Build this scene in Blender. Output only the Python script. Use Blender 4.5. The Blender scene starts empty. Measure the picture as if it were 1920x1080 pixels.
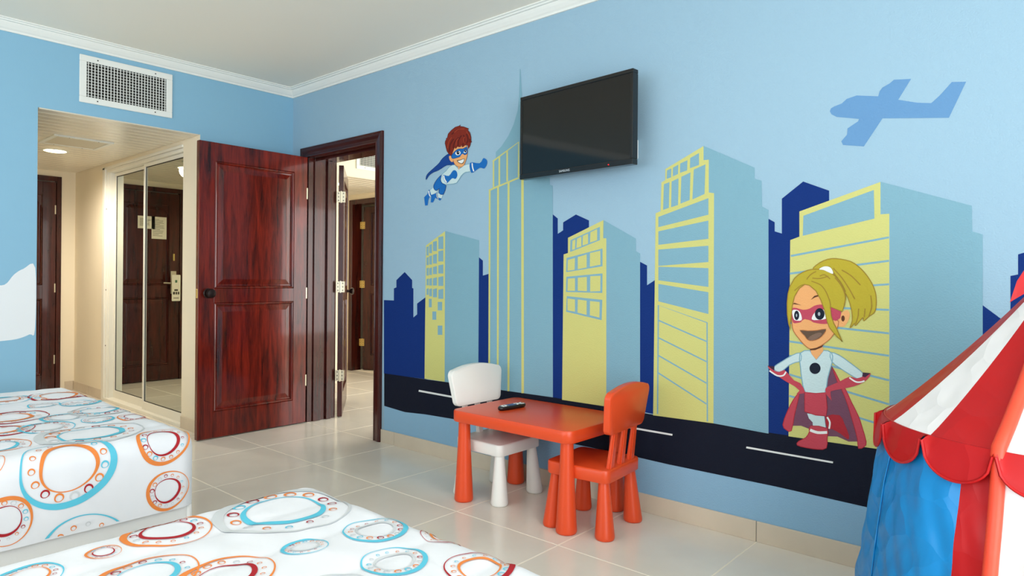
import bpy, bmesh, math, random
from math import sin, cos, pi, radians
from mathutils import Vector, Matrix, noise

random.seed(4)
SC = bpy.context.scene
COL = SC.collection

# ------------------------------------------------------------------ camera
F_PX, CY_PX, YAW, ROLL = 1245.09, 525.42, 0.7151, 0.0083
CAM = Vector((5.0769, -3.0118, 1.18))
_f = Vector((-sin(YAW), cos(YAW), 0)); _r0 = Vector((cos(YAW), sin(YAW), 0)); _u0 = Vector((0, 0, 1))
_r = _r0 * cos(ROLL) + _u0 * sin(ROLL); _u = _u0 * cos(ROLL) - _r0 * sin(ROLL)
cd = bpy.data.cameras.new('camera'); co = bpy.data.objects.new('camera', cd); COL.objects.link(co)
cd.sensor_fit = 'HORIZONTAL'; cd.sensor_width = 36.0; cd.lens = 36.0 * F_PX / 1920
cd.shift_y = -(540 - CY_PX) / 1920; cd.clip_start = 0.02
co.matrix_world = Matrix(((_r.x, _u.x, -_f.x, CAM.x), (_r.y, _u.y, -_f.y, CAM.y), (_r.z, _u.z, -_f.z, CAM.z), (0, 0, 0, 1)))
SC.camera = co

# ------------------------------------------------------------------ world, daylight, exposure
SC.view_settings.view_transform = 'Standard'; SC.view_settings.look = 'None'
SC.view_settings.gamma = 1.0; SC.view_settings.use_curve_mapping = False
SC.view_settings.exposure = 0.0
SC.cycles.diffuse_bounces = 6; SC.cycles.max_bounces = 14; SC.cycles.use_denoising = True
W = bpy.data.worlds.new('world'); SC.world = W; W.use_nodes = True
W.node_tree.nodes['Background'].inputs[0].default_value = (0.75, 0.86, 1.0, 1)
W.node_tree.nodes['Background'].inputs[1].default_value = 1.0

def area(name, loc, rot, sx, sy, power, col):
    l = bpy.data.lights.new(name, 'AREA'); l.shape = 'RECTANGLE'; l.size = sx; l.size_y = sy
    l.energy = power; l.color = col
    o = bpy.data.objects.new(name, l); COL.objects.link(o); o.location = loc; o.rotation_euler = rot
    return o
# daylight entering through the two glazed balcony openings of this room and the one next door
area('daylight_main_window', (7.12, -3.4, 1.3), (0, radians(90), 0), 2.3, 4.0, 172, (0.97, 0.985, 1.0))
area('daylight_rear_window', (3.4, -6.1, 1.4), (radians(90), 0, 0), 4.6, 2.0, 105, (0.97, 0.985, 1.0))
area('daylight_next_room_window', (1.6, 3.8, 1.35), (radians(-90), 0, 0), 2.6, 2.0, 95, (1.0, 0.97, 0.92))

area('added_side_light_next_room', (4.4, 2.2, 1.3), (0, radians(90), 0), 1.9, 2.4, 85, (1.0, 0.97, 0.92))  # unseen extra side light, added to give the red door its streak

# ------------------------------------------------------------------ helpers
def lin(c):
    return tuple(((v / 255) / 12.92 if v / 255 <= 0.04045 else ((v / 255 + 0.055) / 1.055) ** 2.4) for v in c)

MATS = {}
def mat(name, rgb, rough=0.5, spec=0.5, metal=0.0, bump=None, coat=0.0, var=None, sheen=0.0, emit=None, trans=0.0, stretch=(1, 1, 1)):
    """procedural Principled material; bump=(scale, strength, distance), var=(scale, amount)"""
    if name in MATS: return MATS[name]
    m = bpy.data.materials.new(name); m.use_nodes = True
    nt = m.node_tree; b = nt.nodes['Principled BSDF']
    c = lin(rgb) + (1,)
    b.inputs['Base Color'].default_value = c
    b.inputs['Roughness'].default_value = rough
    b.inputs['Specular IOR Level'].default_value = spec
    b.inputs['Metallic'].default_value = metal
    b.inputs['Coat Weight'].default_value = coat
    b.inputs['Coat Roughness'].default_value = 0.12
    b.inputs['Sheen Weight'].default_value = sheen
    b.inputs['Transmission Weight'].default_value = trans
    if emit:
        b.inputs['Emission Color'].default_value = lin(emit[0]) + (1,); b.inputs['Emission Strength'].default_value = emit[1]
    if bump or var:
        geo = nt.nodes.new('ShaderNodeNewGeometry')
        mp = nt.nodes.new('ShaderNodeMapping'); mp.inputs['Scale'].default_value = stretch
        nt.links.new(geo.outputs['Position'], mp.inputs['Vector'])
    if bump:
        n = nt.nodes.new('ShaderNodeTexNoise'); n.inputs['Scale'].default_value = bump[0]; n.inputs['Detail'].default_value = 3
        bp = nt.nodes.new('ShaderNodeBump'); bp.inputs['Strength'].default_value = bump[1]; bp.inputs['Distance'].default_value = bump[2]
        nt.links.new(mp.outputs[0], n.inputs['Vector']); nt.links.new(n.outputs['Fac'], bp.inputs['Height'])
        nt.links.new(bp.outputs[0], b.inputs['Normal'])
    if var:
        n = nt.nodes.new('ShaderNodeTexNoise'); n.inputs['Scale'].default_value = var[0]; n.inputs['Detail'].default_value = 5
        r = nt.nodes.new('ShaderNodeValToRGB')
        lo = tuple(v * (1 - var[1]) for v in c[:3]) + (1,); hi = tuple(min(1, v * (1 + var[1])) for v in c[:3]) + (1,)
        r.color_ramp.elements[0].color = lo; r.color_ramp.elements[1].color = hi
        r.color_ramp.elements[0].position = 0.3; r.color_ramp.elements[1].position = 0.7
        nt.links.new(mp.outputs[0], n.inputs['Vector']); nt.links.new(n.outputs['Fac'], r.inputs[0]); nt.links.new(r.outputs[0], b.inputs['Base Color'])
    MATS[name] = m
    return m

def wood(name, dark, light, rough=0.22, vertical=True):
    if name in MATS: return MATS[name]
    m = bpy.data.materials.new(name); m.use_nodes = True
    nt = m.node_tree; b = nt.nodes['Principled BSDF']
    geo = nt.nodes.new('ShaderNodeNewGeometry')
    mp = nt.nodes.new('ShaderNodeMapping'); mp.inputs['Scale'].default_value = (9, 9, 0.9) if vertical else (1.2, 1.2, 9)
    nt.links.new(geo.outputs['Position'], mp.inputs['Vector'])
    n1 = nt.nodes.new('ShaderNodeTexNoise'); n1.inputs['Scale'].default_value = 2.2; n1.inputs['Detail'].default_value = 8; n1.inputs['Distortion'].default_value = 0.7
    n2 = nt.nodes.new('ShaderNodeTexNoise'); n2.inputs['Scale'].default_value = 14; n2.inputs['Detail'].default_value = 6
    nt.links.new(mp.outputs[0], n1.inputs['Vector']); nt.links.new(mp.outputs[0], n2.inputs['Vector'])
    mx = nt.nodes.new('ShaderNodeMath'); mx.operation = 'MULTIPLY_ADD'; mx.inputs[1].default_value = 0.35
    nt.links.new(n2.outputs['Fac'], mx.inputs[0]); nt.links.new(n1.outputs['Fac'], mx.inputs[2])
    r = nt.nodes.new('ShaderNodeValToRGB')
    r.color_ramp.elements[0].position = 0.45; r.color_ramp.elements[1].position = 0.9
    r.color_ramp.elements[0].color = lin(dark) + (1,); r.color_ramp.elements[1].color = lin(light) + (1,)
    nt.links.new(mx.outputs[0], r.inputs[0]); nt.links.new(r.outputs[0], b.inputs['Base Color'])
    b.inputs['Roughness'].default_value = rough; b.inputs['Specular IOR Level'].default_value = 0.3; b.inputs['Coat Weight'].default_value = 0.3; b.inputs['Coat Roughness'].default_value = 0.06
    bp = nt.nodes.new('ShaderNodeBump'); bp.inputs['Strength'].default_value = 0.06; bp.inputs['Distance'].default_value = 0.004
    nt.links.new(n2.outputs['Fac'], bp.inputs['Height']); nt.links.new(bp.outputs[0], b.inputs['Normal'])
    MATS[name] = m
    return m

def obj(name, me, m=None, parent=None, loc=None, smooth=None):
    if m is not None and not me.materials:
        for k in (m if isinstance(m, (list, tuple)) else [m]): me.materials.append(k)
    if smooth is not None:
        me.polygons.foreach_set('use_smooth', [True] * len(me.polygons)); me.set_sharp_from_angle(angle=radians(smooth))
    o = bpy.data.objects.new(name, me); COL.objects.link(o)
    if parent is not None: o.parent = parent
    if loc is not None: o.location = loc
    return o

def tag(o, label, cat, group=None, kind=None):
    o['label'] = label; o['category'] = cat
    if group: o['group'] = group
    if kind: o['kind'] = kind
    return o

def thing(name, label, cat, loc=(0, 0, 0), rz=0, group=None, kind=None):
    o = bpy.data.objects.new(name, None); COL.objects.link(o); o.location = loc; o.rotation_euler = (0, 0, rz)
    o.empty_display_size = 0.1
    return tag(o, label, cat, group, kind)

def tomesh(bm, name='m'):
    me = bpy.data.meshes.new(name); bmesh.ops.recalc_face_normals(bm, faces=bm.faces); bm.to_mesh(me); bm.free(); return me

def pydata(v, f, name='m'):
    me = bpy.data.meshes.new(name); me.from_pydata(v, [], f); me.update(); return me

def bm_box(bm, lo, hi):
    x0, y0, z0 = lo; x1, y1, z1 = hi
    v = [bm.verts.new(p) for p in ((x0, y0, z0), (x1, y0, z0), (x1, y1, z0), (x0, y1, z0), (x0, y0, z1), (x1, y0, z1), (x1, y1, z1), (x0, y1, z1))]
    for f in ((0, 3, 2, 1), (4, 5, 6, 7), (0, 1, 5, 4), (1, 2, 6, 5), (2, 3, 7, 6), (3, 0, 4, 7)): bm.faces.new([v[i] for i in f])

def box(lo, hi, bev=0.0, seg=2):
    bm = bmesh.new(); bm_box(bm, lo, hi)
    if bev: bmesh.ops.bevel(bm, geom=bm.edges[:], offset=bev, segments=seg, affect='EDGES', profile=0.5)
    return tomesh(bm)

def boxes(lst):
    bm = bmesh.new()
    for lo, hi in lst: bm_box(bm, lo, hi)
    return tomesh(bm)

def lathe(prof, seg=28):
    """prof: (radius, z) from bottom to top; caps where radius is 0"""
    v, f = [], []
    for r, z in prof:
        for i in range(seg): v.append((r * cos(2 * pi * i / seg), r * sin(2 * pi * i / seg), z))
    for k in range(len(prof) - 1):
        for i in range(seg):
            j = (i + 1) % seg; f.append((k * seg + i, k * seg + j, (k + 1) * seg + j, (k + 1) * seg + i))
    f.append(tuple(range(seg))[::-1]); f.append(tuple(range((len(prof) - 1) * seg, len(prof) * seg)))
    return pydata(v, f)

def rrect(w, d, r, seg=6):
    pts = []
    for cx, cy, a0 in ((w / 2 - r, d / 2 - r, 0), (-w / 2 + r, d / 2 - r, 90), (-w / 2 + r, -d / 2 + r, 180), (w / 2 - r, -d / 2 + r, 270)):
        for i in range(seg + 1):
            a = radians(a0 + 90 * i / seg); pts.append((cx + r * cos(a), cy + r * sin(a)))
    return pts

def slab(outline, prof):
    """stack of an outline offset inward: prof = [(inset, z)...]; outline is a convex CCW 2-D loop"""
    n = len(outline); v, f = [], []
    nrm = []
    for i in range(n):
        a, b = Vector(outline[i - 1]), Vector(outline[(i + 1) % n]); t = (b - a).normalized(); nrm.append(Vector((t.y, -t.x)))
    for ins, z in prof:
        for i in range(n): v.append((outline[i][0] - nrm[i].x * ins, outline[i][1] - nrm[i].y * ins, z))
    for k in range(len(prof) - 1):
        for i in range(n):
            j = (i + 1) % n; f.append((k * n + i, k * n + j, (k + 1) * n + j, (k + 1) * n + i))
    f.append(tuple(range(n))[::-1]); f.append(tuple(range((len(prof) - 1) * n, len(prof) * n)))
    return pydata(v, f)

def tube(pts, r, seg=10, closed=False):
    """round tube through 3-D points"""
    P = [Vector(p) for p in pts]; n = len(P); v, f = [], []
    up = Vector((0, 0, 1))
    for i in range(n):
        t = (P[min(i + 1, n - 1)] - P[max(i - 1, 0)]).normalized()
        s = t.cross(up)
        if s.length < 1e-3: s = t.cross(Vector((1, 0, 0)))
        s.normalize(); w = s.cross(t)
        rr = r[i] if isinstance(r, (list, tuple)) else r
        for k in range(seg):
            a = 2 * pi * k / seg; v.append(P[i] + (s * cos(a) + w * sin(a)) * rr)
    for i in range(n - 1):
        for k in range(seg):
            j = (k + 1) % seg; f.append((i * seg + k, i * seg + j, (i + 1) * seg + j, (i + 1) * seg + k))
    f.append(tuple(range(seg))[::-1]); f.append(tuple(range((n - 1) * seg, n * seg)))
    return pydata([tuple(p) for p in v], f)

def copytree(o, parent=None):
    c = o.copy(); COL.objects.link(c)
    if parent is not None: c.parent = parent
    for ch in list(o.children): copytree(ch, c)
    return c

# ------------------------------------------------------------------ materials
STUCCO = (150, 0.45, 0.004)
SKY = mat('wall_sky_blue_paint', (146, 178, 197), 0.62, 0.3, bump=STUCCO)
BLUE = mat('wall_blue_paint', (132, 178, 203), 0.62, 0.3, bump=(150, 0.08, 0.003))
CREAM = mat('cream_wall_paint', (232, 222, 200), 0.6, 0.3, bump=(120, 0.06, 0.003))
WHITE = mat('white_ceiling_paint', (236, 231, 218), 0.7, 0.3)
CROWN = mat('white_moulding_paint', (226, 228, 222), 0.5, 0.4)
TILE = mat('glossy_porcelain_tile', (225, 219, 207), 0.17, 0.5, var=(3.0, 0.05))
GROUT = mat('pale_grout', (240, 232, 214), 0.8, 0.2)
SKIRT = mat('skirting_tile', (206, 193, 173), 0.3, 0.4, var=(5, 0.05))
DOORW = wood('mahogany_red_wood', (40, 7, 6), (120, 31, 16))
DARKW = wood('dark_mahogany_wood', (38, 11, 9), (74, 24, 16), 0.26)
BRONZE = mat('dark_bronze_metal', (38, 26, 24), 0.3, 0.5, 0.6)
BRASS = mat('brass_plate', (196, 170, 105), 0.3, 0.5, 1.0)
STEEL = mat('pale_hinge_metal', (205, 196, 172), 0.35, 0.5, 0.6)
HOLE = mat('dark_screw_hole', (35, 30, 26), 0.7)
ALU = mat('white_aluminium', (228, 226, 216), 0.35, 0.5)
MIRROR = mat('mirror_glass', (205, 210, 200), 0.0, 0.5, 1.0)
SLAT = mat('cream_pvc_slat', (228, 221, 204), 0.28, 0.5)
VENTM = mat('white_vent_metal', (226, 228, 222), 0.4, 0.5)
DARK = mat('duct_shade_dark', (30, 28, 22), 0.8)
LAMPM = mat('warm_lamp_glow', (255, 226, 170), 0.5, emit=((255, 222, 165), 14))
ORANGE = mat('orange_red_plastic', (218, 74, 32), 0.34, 0.45, bump=(500, 0.03, 0.001))
WHITEP = mat('white_plastic', (226, 226, 220), 0.36, 0.45)
BLACKP = mat('black_gloss_plastic', (14, 14, 15), 0.22, 0.5)
SCREEN = mat('tv_screen_glass', (9, 9, 9), 0.06, 0.5)
QUILT = mat('white_quilt_cotton', (224, 226, 230), 0.85, 0.2, sheen=0.15, bump=(40, 0.12, 0.004))
SHEET = mat('white_bed_base_cloth', (228, 228, 226), 0.9, 0.2, bump=(300, 0.15, 0.002))
PTURQ = mat('turquoise_print', (92, 190, 214), 0.85, 0.2)
PORAN = mat('orange_print', (226, 132, 66), 0.85, 0.2)
PRED = mat('dark_red_print', (166, 36, 44), 0.85, 0.2)
PGREY = mat('grey_print', (200, 204, 206), 0.85, 0.2)
RINGC = {'t': PTURQ, 'o': PORAN, 'r': PRED, 'g': PGREY}

# ------------------------------------------------------------------ room shell
ZC = 2.768; XR = 7.2; YB = -6.2
T = 0.6426; TX0 = 0.7335 - 7 * T; TY0 = -0.002      # tile grid
fl = obj('floor', boxes([((-3.2, YB - .2, -0.1), (XR + .2, 0.0, 0.003)), ((-3.2, 0.0, -0.1), (4.7, 4.3, 0.003))]), GROUT)
tag(fl, 'glossy greige porcelain tile floor with pale grout lines', 'floor', kind='structure')
_tm = {}
def tile(x0, y0, x1, y1):
    w, d = round(x1 - x0, 4), round(y1 - y0, 4)
    if w < 0.03 or d < 0.03: return
    if (w, d) not in _tm:
        _tm[(w, d)] = slab([(-w / 2, -d / 2), (w / 2, -d / 2), (w / 2, d / 2), (-w / 2, d / 2)], [(0, 0), (0, 0.003), (0.0012, 0.004)])
    obj('tile', _tm[(w, d)], TILE, fl, ((x0 + x1) / 2, (y0 + y1) / 2, 0))
G = 0.0032
def tile_region(xa, ya, xb, yb):
    i = math.floor((xa - TX0) / T)
    while TX0 + i * T < xb:
        j = math.floor((ya - TY0) / T)
        while TY0 + j * T < yb:
            tile(max(xa, TX0 + i * T + G), max(ya, TY0 + j * T + G), min(xb, TX0 + (i + 1) * T - G), min(yb, TY0 + (j + 1) * T - G)); j += 1
        i += 1
tile_region(0.0, YB, XR, 0.0)
tile_region(-2.9, -2.2, 0.0, -0.72)
tile_region(0.25, 0.0, 1.137, 0.25)
tile_region(-2.2, 0.25, 2.2, 2.1)

def struct(name, me, m, label, cat='wall'):
    return tag(obj(name, me, m), label, cat, kind='structure')
struct('ceiling', box((0, YB, ZC), (XR, 0, ZC + .1)), WHITE, 'plain off-white main room ceiling', 'ceiling')
# doorway hole in the mural wall
DX0, DX1, DH, WT = 0.225, 1.16, 2.19, 0.25
wr = struct('wall_right', boxes([((-0.2, 0, 0), (DX0, WT, ZC)), ((DX0, 0, DH), (DX1, WT, ZC)), ((DX1, 0, 0), (XR + .2, WT, ZC))]), SKY,
            'sky blue wall painted with a city mural, roads and child heroes')
OY0, OY1, OZ = -1.80, -0.773, 2.262
wl = struct('wall_left', boxes([((-0.18, YB, 0), (0, OY0, ZC)), ((-0.18, OY0, OZ), (0, OY1, ZC)), ((-0.18, OY1, 0), (0, 0, ZC))]), BLUE,
            'plain blue wall with entry recess opening and ceiling vent')
struct('wall_back', boxes([((0, YB - .2, 0), (1.0, YB, ZC)), ((5.8, YB - .2, 0), (XR + .2, YB, ZC)), ((1.0, YB - .2, 0), (5.8, YB, .4)), ((1.0, YB - .2, 2.4), (5.8, YB, ZC))]), BLUE,
       'blue wall with wide window behind the beds')
struct('wall_window', boxes([((XR, YB, 0), (XR + .2, -5.4, ZC)), ((XR, -1.4, 0), (XR + .2, 0, ZC)), ((XR, -5.4, 2.45), (XR + .2, -1.4, ZC)), ((XR, -5.4, 0), (XR + .2, -1.4, .12))]), BLUE,
       'blue wall with glazed balcony opening at right')
w1 = thing('window_1', 'white framed balcony window in the right end wall', 'window', (XR + .05, -3.4, 0.12), kind='structure')
for y0, y1 in ((-2.0, -1.94), (-.03, .03), (1.94, 2.0)): obj('window_post', box((0, y0, 0), (.06, y1, 2.33), .004), ALU, w1)
for z0 in (0.0, 2.27): obj('window_rail', box((0, -2, z0), (.06, 2, z0 + .06), .004), ALU, w1)
w2 = thing('window_2', 'white framed window in the rear wall', 'window', (3.4, YB - .1, 0.4), kind='structure')
for x0 in (-2.4, -.03, 2.34): obj('window_post', box((x0, 0, 0), (x0 + .06, .06, 2.0), .004), ALU, w2)
for z0 in (0.0, 1.94): obj('window_rail', box((-2.4, 0, z0), (2.4, .06, z0 + .06), .004), ALU, w2)

# crown moulding
CP = [(0, 2.697), (.010, 2.697), (.013, 2.708), (.022, 2.716), (.034, 2.732), (.041, 2.744), (.043, 2.750), (.056, 2.751), (.059, 2.759), (.070, 2.760), (.070, ZC), (0, ZC)]
def crown(name, fn, label):
    n = len(CP); v = [fn(a, z, 0) for a, z in CP] + [fn(a, z, 1) for a, z in CP]
    f = [(i, (i + 1) % n, n + (i + 1) % n, n + i) for i in range(n)] + [tuple(range(n)), tuple(range(n, 2 * n))[::-1]]
    struct(name, pydata(v, f), CROWN, label, 'moulding')
crown('trim_1', lambda a, z, e: (a, -a if e == 0 else YB, z), 'white crown moulding above the blue recess wall')
crown('trim_2', lambda a, z, e: (a if e == 0 else XR, -a, z), 'white crown moulding above the mural wall')

# skirting tiles (each tile its own piece)
ZB = 0.097
def skirting(name, label, runs):
    root = thing(name, label, 'baseboard', kind='structure')
    for lo, hi in runs: obj('skirting_tile', box(lo, hi, 0.0015, 1), SKIRT, root)
runs = []
i = 0; x = DX1 + 0.06
edges = [1.2226] + [TX0 + k * T for k in range(0, 24) if 1.25 < TX0 + k * T < XR] + [XR]
for a, b in zip(edges[:-1], edges[1:]): runs.append(((a + .0015, -0.009, 0.004), (b - .0015, 0.0, ZB)))
skirting('baseboard_right', 'beige tile skirting along the foot of the mural wall', runs)
runs = []
e = [-0.005, -0.775 + .0]
runs.append(((0, -0.7745, 0.004), (0.009, -0.01, ZB)))
y = OY0
while y > YB: runs.append(((0, max(YB, y - T) + .0015, 0.004), (0.009, y - .0015, ZB))); y -= T
skirting('baseboard_left', 'beige tile skirting along the blue recess wall', runs)

# ------------------------------------------------------------------ entry recess
AX, AY0, AYR = -2.9, -2.2, -0.775
CX0, CX1, CZ1 = -2.03, -0.29, 2.2
struct('wall_entry_right', boxes([((AX - .1, AYR, 0), (CX0, -0.55, OZ)), ((CX0, AYR, CZ1), (CX1, -0.55, OZ)), ((CX1, AYR, 0), (-0.18, -0.01, OZ)), ((-0.18, AYR - .001, 0), (-0.0008, AYR + .002, OZ)), ((CX0 - .1, -0.55, 0), (CX1 + .1, -0.45, OZ))]), CREAM,
       'cream side wall of the entry recess around the closet')
EDY0, EDY1, EDZ = -1.80, -0.90, 2.20
struct('wall_entry_end', boxes([((AX - .15, EDY1, 0), (AX, AYR, OZ)), ((AX - .15, AY0, 0), (AX, EDY0, OZ)), ((AX - .15, EDY0, EDZ), (AX, EDY1, OZ)), ((AX - .3, AY0, 0), (AX - .2, AYR, OZ))]), CREAM,
       'cream end wall of the entry recess around the entrance door')
struct('wall_entry_left', box((AX - .1, AY0 - .1, 0), (-0.18, AY0, OZ)), CREAM, 'cream hidden left wall of the entry recess')
ce = struct('ceiling_entry', box((AX, AY0, OZ + .004), (-0.18, AYR, OZ + .06)), mat('slat_gap', (240, 235, 222), 0.5), 'low slatted cream ceiling of the entry recess', 'ceiling')  # gap backing coloured lighter to imitate light caught in the grooves
sw = 0.115; x = -0.004; k = 0; sm = box((-sw + .011, AY0, 0), (0, AYR, .012), .007, 1)
first = box((-0.18 + .0, OY0, 0), (-0.004, OY1, .01), .002, 1)
while x - sw > AX:
    if x > -0.18 - sw:
        obj('ceiling_slat', box((-sw + .006, OY0 + .002 if x > -.18 else AY0, 0), (0, AYR - .002, .012), .007, 1), SLAT, ce, (x, 0, OZ - .006))
    else: obj('ceiling_slat', sm, SLAT, ce, (x, 0, OZ - .006))
    x -= sw
skirting('baseboard_entry', 'beige tile skirting around the entry recess', [((AX, AYR - .009, .004), (-2.46, AYR, ZB)), ((-2.457, AYR - .009, .004), (CX0 - .05, AYR, ZB)), ((CX1 + .002, AYR - .009, .004), (0.009, AYR, ZB)),
          ((AX, EDY1 + .04, .004), (AX + .009, AYR - .01, ZB)), ((AX, AY0, .004), (AX + .009, EDY0 - .04, ZB))])
# access panel
ap = thing('access_panel', 'flat white access panel in the slatted entry ceiling', 'panel', (-1.04, -1.295, OZ - .006))
for lo, hi in (((-.215, -.205, -.012), (.215, -.175, 0)), ((-.215, .175, -.012), (.215, .205, 0)), ((-.215, -.175, -.012), (-.185, .175, 0)), ((.185, -.175, -.012), (.215, .175, 0))):
    obj('panel_frame', box(lo, hi, .002, 1), VENTM, ap)
obj('panel_board', box((-.185, -.175, -.008), (.185, .175, 0)), mat('panel_grey', (205, 198, 180), .5), ap)
for sx in (-.2, .2):
    for sy in (-.1, .1): obj('screw', lathe([(.004, -.0135), (.004, -.01)], 8), HOLE, ap, (sx, sy, 0))
# downlight
def downlight(label, loc, power):
    dl = thing('downlight', label, 'downlight', loc)
    obj('trim_ring', lathe([(.098, -.004), (.1, -.002), (.1, 0)], 32), VENTM, dl)
    obj('lamp_disc', lathe([(.07, -.008), (.082, -.004), (.082, -.002)], 32), LAMPM, dl)
    sp = bpy.data.lights.new('downlight_beam', 'SPOT'); sp.energy = power; sp.color = (1, .89, .74); sp.spot_size = radians(172); sp.spot_blend = .8; sp.shadow_soft_size = .07
    so = bpy.data.objects.new('downlight_beam', sp); COL.objects.link(so); so.parent = dl; so.location = (0, 0, -.03)
downlight('round recessed downlight glowing warm in the entry ceiling', (-1.61, -1.29, OZ - .006), 108)
downlight('round downlight in the next room passage ceiling, hidden behind the door', (-1.35, 1.35, OZ - .006), 45)

# closet frame and sliding mirror doors
cf = thing('closet_frame', 'white aluminium track frame around the mirrored closet', 'frame', (0, 0, 0))
YM = -0.735
obj('frame_jamb', box((CX0 - .03, AYR - .012, .004), (CX0 + .03, AYR + .01, CZ1 + .02), .003), ALU, cf)
obj('frame_jamb', box((CX0 + .03, AYR + .004, .004), (CX0 + .055, -0.64, CZ1), .002), ALU, cf)
obj('frame_jamb', box((CX0 + .055, AYR + .02, .004), (CX0 + .075, -0.64, CZ1), .002), ALU, cf)
obj('head_track', box((CX0 + .03, AYR + .002, CZ1 - .03), (CX1, -0.64, CZ1), .002), ALU, cf)
obj('head_track', box((CX0 - .03, AYR - .012, CZ1), (CX1 + .0, AYR + .004, CZ1 + .022), .002), ALU, cf)
obj('sill_track', box((CX0 - .03, AYR - .01, .004), (CX1, -0.64, .03), .002), ALU, cf)
for z in (.52, 1.05, 1.82): obj('screw', box((CX0 + .036, AYR + .001, z), (CX0 + .045, AYR + .006, z + .012), .001, 1), HOLE, cf)
def mirror_door(label, x0, x1, y):
    md = thing('mirror_door', label, 'mirror door', ((x0 + x1) / 2, y, .03), group='sliding mirror doors of the closet')
    w = (x1 - x0) / 2; h = CZ1 - .03 - .032
    obj('stile', box((-w, -.015, 0), (-w + .028, .01, h), .002), ALU, md)
    obj('stile', box((w - .028, -.015, 0), (w, .01, h), .002), ALU, md)
    obj('bottom_rail', box((-w + .028, -.015, 0), (w - .028, .01, .07), .002), ALU, md)
    obj('top_rail', box((-w + .028, -.015, h - .03), (w - .028, .01, h), .002), ALU, md)
    obj('gasket', boxes([((-w + .028, -.0065, .07), (-w + .034, -.004, h - .03)), ((-w + .034, -.0065, .07), (w - .028, -.004, .076)), ((-w + .034, -.0065, h - .036), (w - .028, -.004, h - .03))]), HOLE, md)
    obj('mirror_glass', box((-w + .028, -.004, .07), (w - .028, 0.0, h - .03)), MIRROR, md)
mirror_door('left sliding mirror door with white frame, behind its neighbour', -1.955, -1.10, YM + .035)
mirror_door('right sliding mirror door with white frame, nearest the red door', -1.15, CX1, YM)

# ------------------------------------------------------------------ panelled doors
def frustum_panel(w, h, steps):
    """raised panel facing -y: steps = [(inset, y)...], last is the field"""
    v, f = [], []
    for ins, y in steps:
        v += [(-w / 2 + ins, y, -h / 2 + ins), (w / 2 - ins, y, -h / 2 + ins), (w / 2 - ins, y, h / 2 - ins), (-w / 2 + ins, y, h / 2 - ins)]
    for k in range(len(steps) - 1):
        for i in range(4):
            j = (i + 1) % 4; f.append((k * 4 + i, k * 4 + j, k * 4 + 4 + j, k * 4 + 4 + i))
    n = len(steps) - 1; f.append((n * 4, n * 4 + 1, n * 4 + 2, n * 4 + 3))
    return pydata(v, f)
PSTEP = [(0, -.020), (.0, -.017), (.008, -.0225), (.014, -.019), (.02, -.009), (.03, -.008), (.065, -.0165), (.07, -.017)]

def panel_door(root, w, h, m, stile=.115, rails=((0, .19), (.985, 1.09), (2.02, 2.165)), t=.04):
    """leaf in local coords: x 0..w from the hinge, front face -y, back face at +y"""
    hh = t / 2
    obj('stile', box((0, -hh, 0), (stile, hh, h), .0015, 1), m, root)
    obj('stile', box((w - stile, -hh, 0), (w, hh, h), .0015, 1), m, root)
    for a, b in rails: obj('rail', box((stile, -hh, a), (w - stile, hh, min(b, h)), .0015, 1), m, root)
    for (a, b), (c, d) in zip(rails[:-1], rails[1:]):
        pw, ph = w - 2 * stile, c - b
        for s in (1, -1):
            p = obj('panel', frustum_panel(pw, ph, [(i, y * s) for i, y in PSTEP]), m, root, (w / 2, 0, (b + c) / 2))
    return root
def hinge(root, loc, rz=0, m=STEEL, both=True):
    """butt hinge: two leaves and a knuckle; local -y faces the viewer"""
    k = obj('hinge', lathe([(.006, -.05), (.006, .05)], 10), m, root, loc); k.rotation_euler = (0, 0, rz)
    for s in ((-1, 1) if both else (1,)):
        lf = obj('hinge_leaf', box((min(s * .004, s * .036), -.002, -.046), (max(s * .004, s * .036), .001, .046), .0008, 1), m, k)
        for z in (-.03, 0, .03):
            h_ = obj('screw', box((s * .02 - .004, -.0028, z - .004), (s * .02 + .004, -.001, z + .004)), HOLE, k)
    return k

# red door, standing open at right angles to the mural wall; front face looks to +x
d1 = thing('door_1', 'open red mahogany panel door standing beside the doorway', 'door', (0.245, -0.024, 0.012), radians(-90), kind='structure')
panel_door(d1, 0.872, 2.155, DOORW)
for o in list(d1.children): pass
# local frame: +x runs toward -y world, +y local looks to +x world (room side)
kn = obj('door_knob', lathe([(.014, 0), (.014, .02), (.026, .03), (.033, .042), (.034, .052), (.028, .062), (.012, .066), (.004, .067)], 24), BRONZE, d1, (0.80, .02, 1.055), smooth=40)
kn.rotation_euler = (radians(-90), 0, 0)
ro = obj('knob_rose', lathe([(.036, 0), (.036, .004), (.030, .008)], 24), BRONZE, d1, (0.80, .02, 1.055)); ro.rotation_euler = (radians(-90), 0, 0)
obj('latch_plate', box((.8715, -.012, 1.02), (.8745, .012, 1.085), .001, 1), BRASS, d1)
for z in (.34, 1.05, 1.86): obj('hinge_edge', box((-.004, .012, z - .045), (.006, .0225, z + .045), .001, 1), STEEL, d1)

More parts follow.
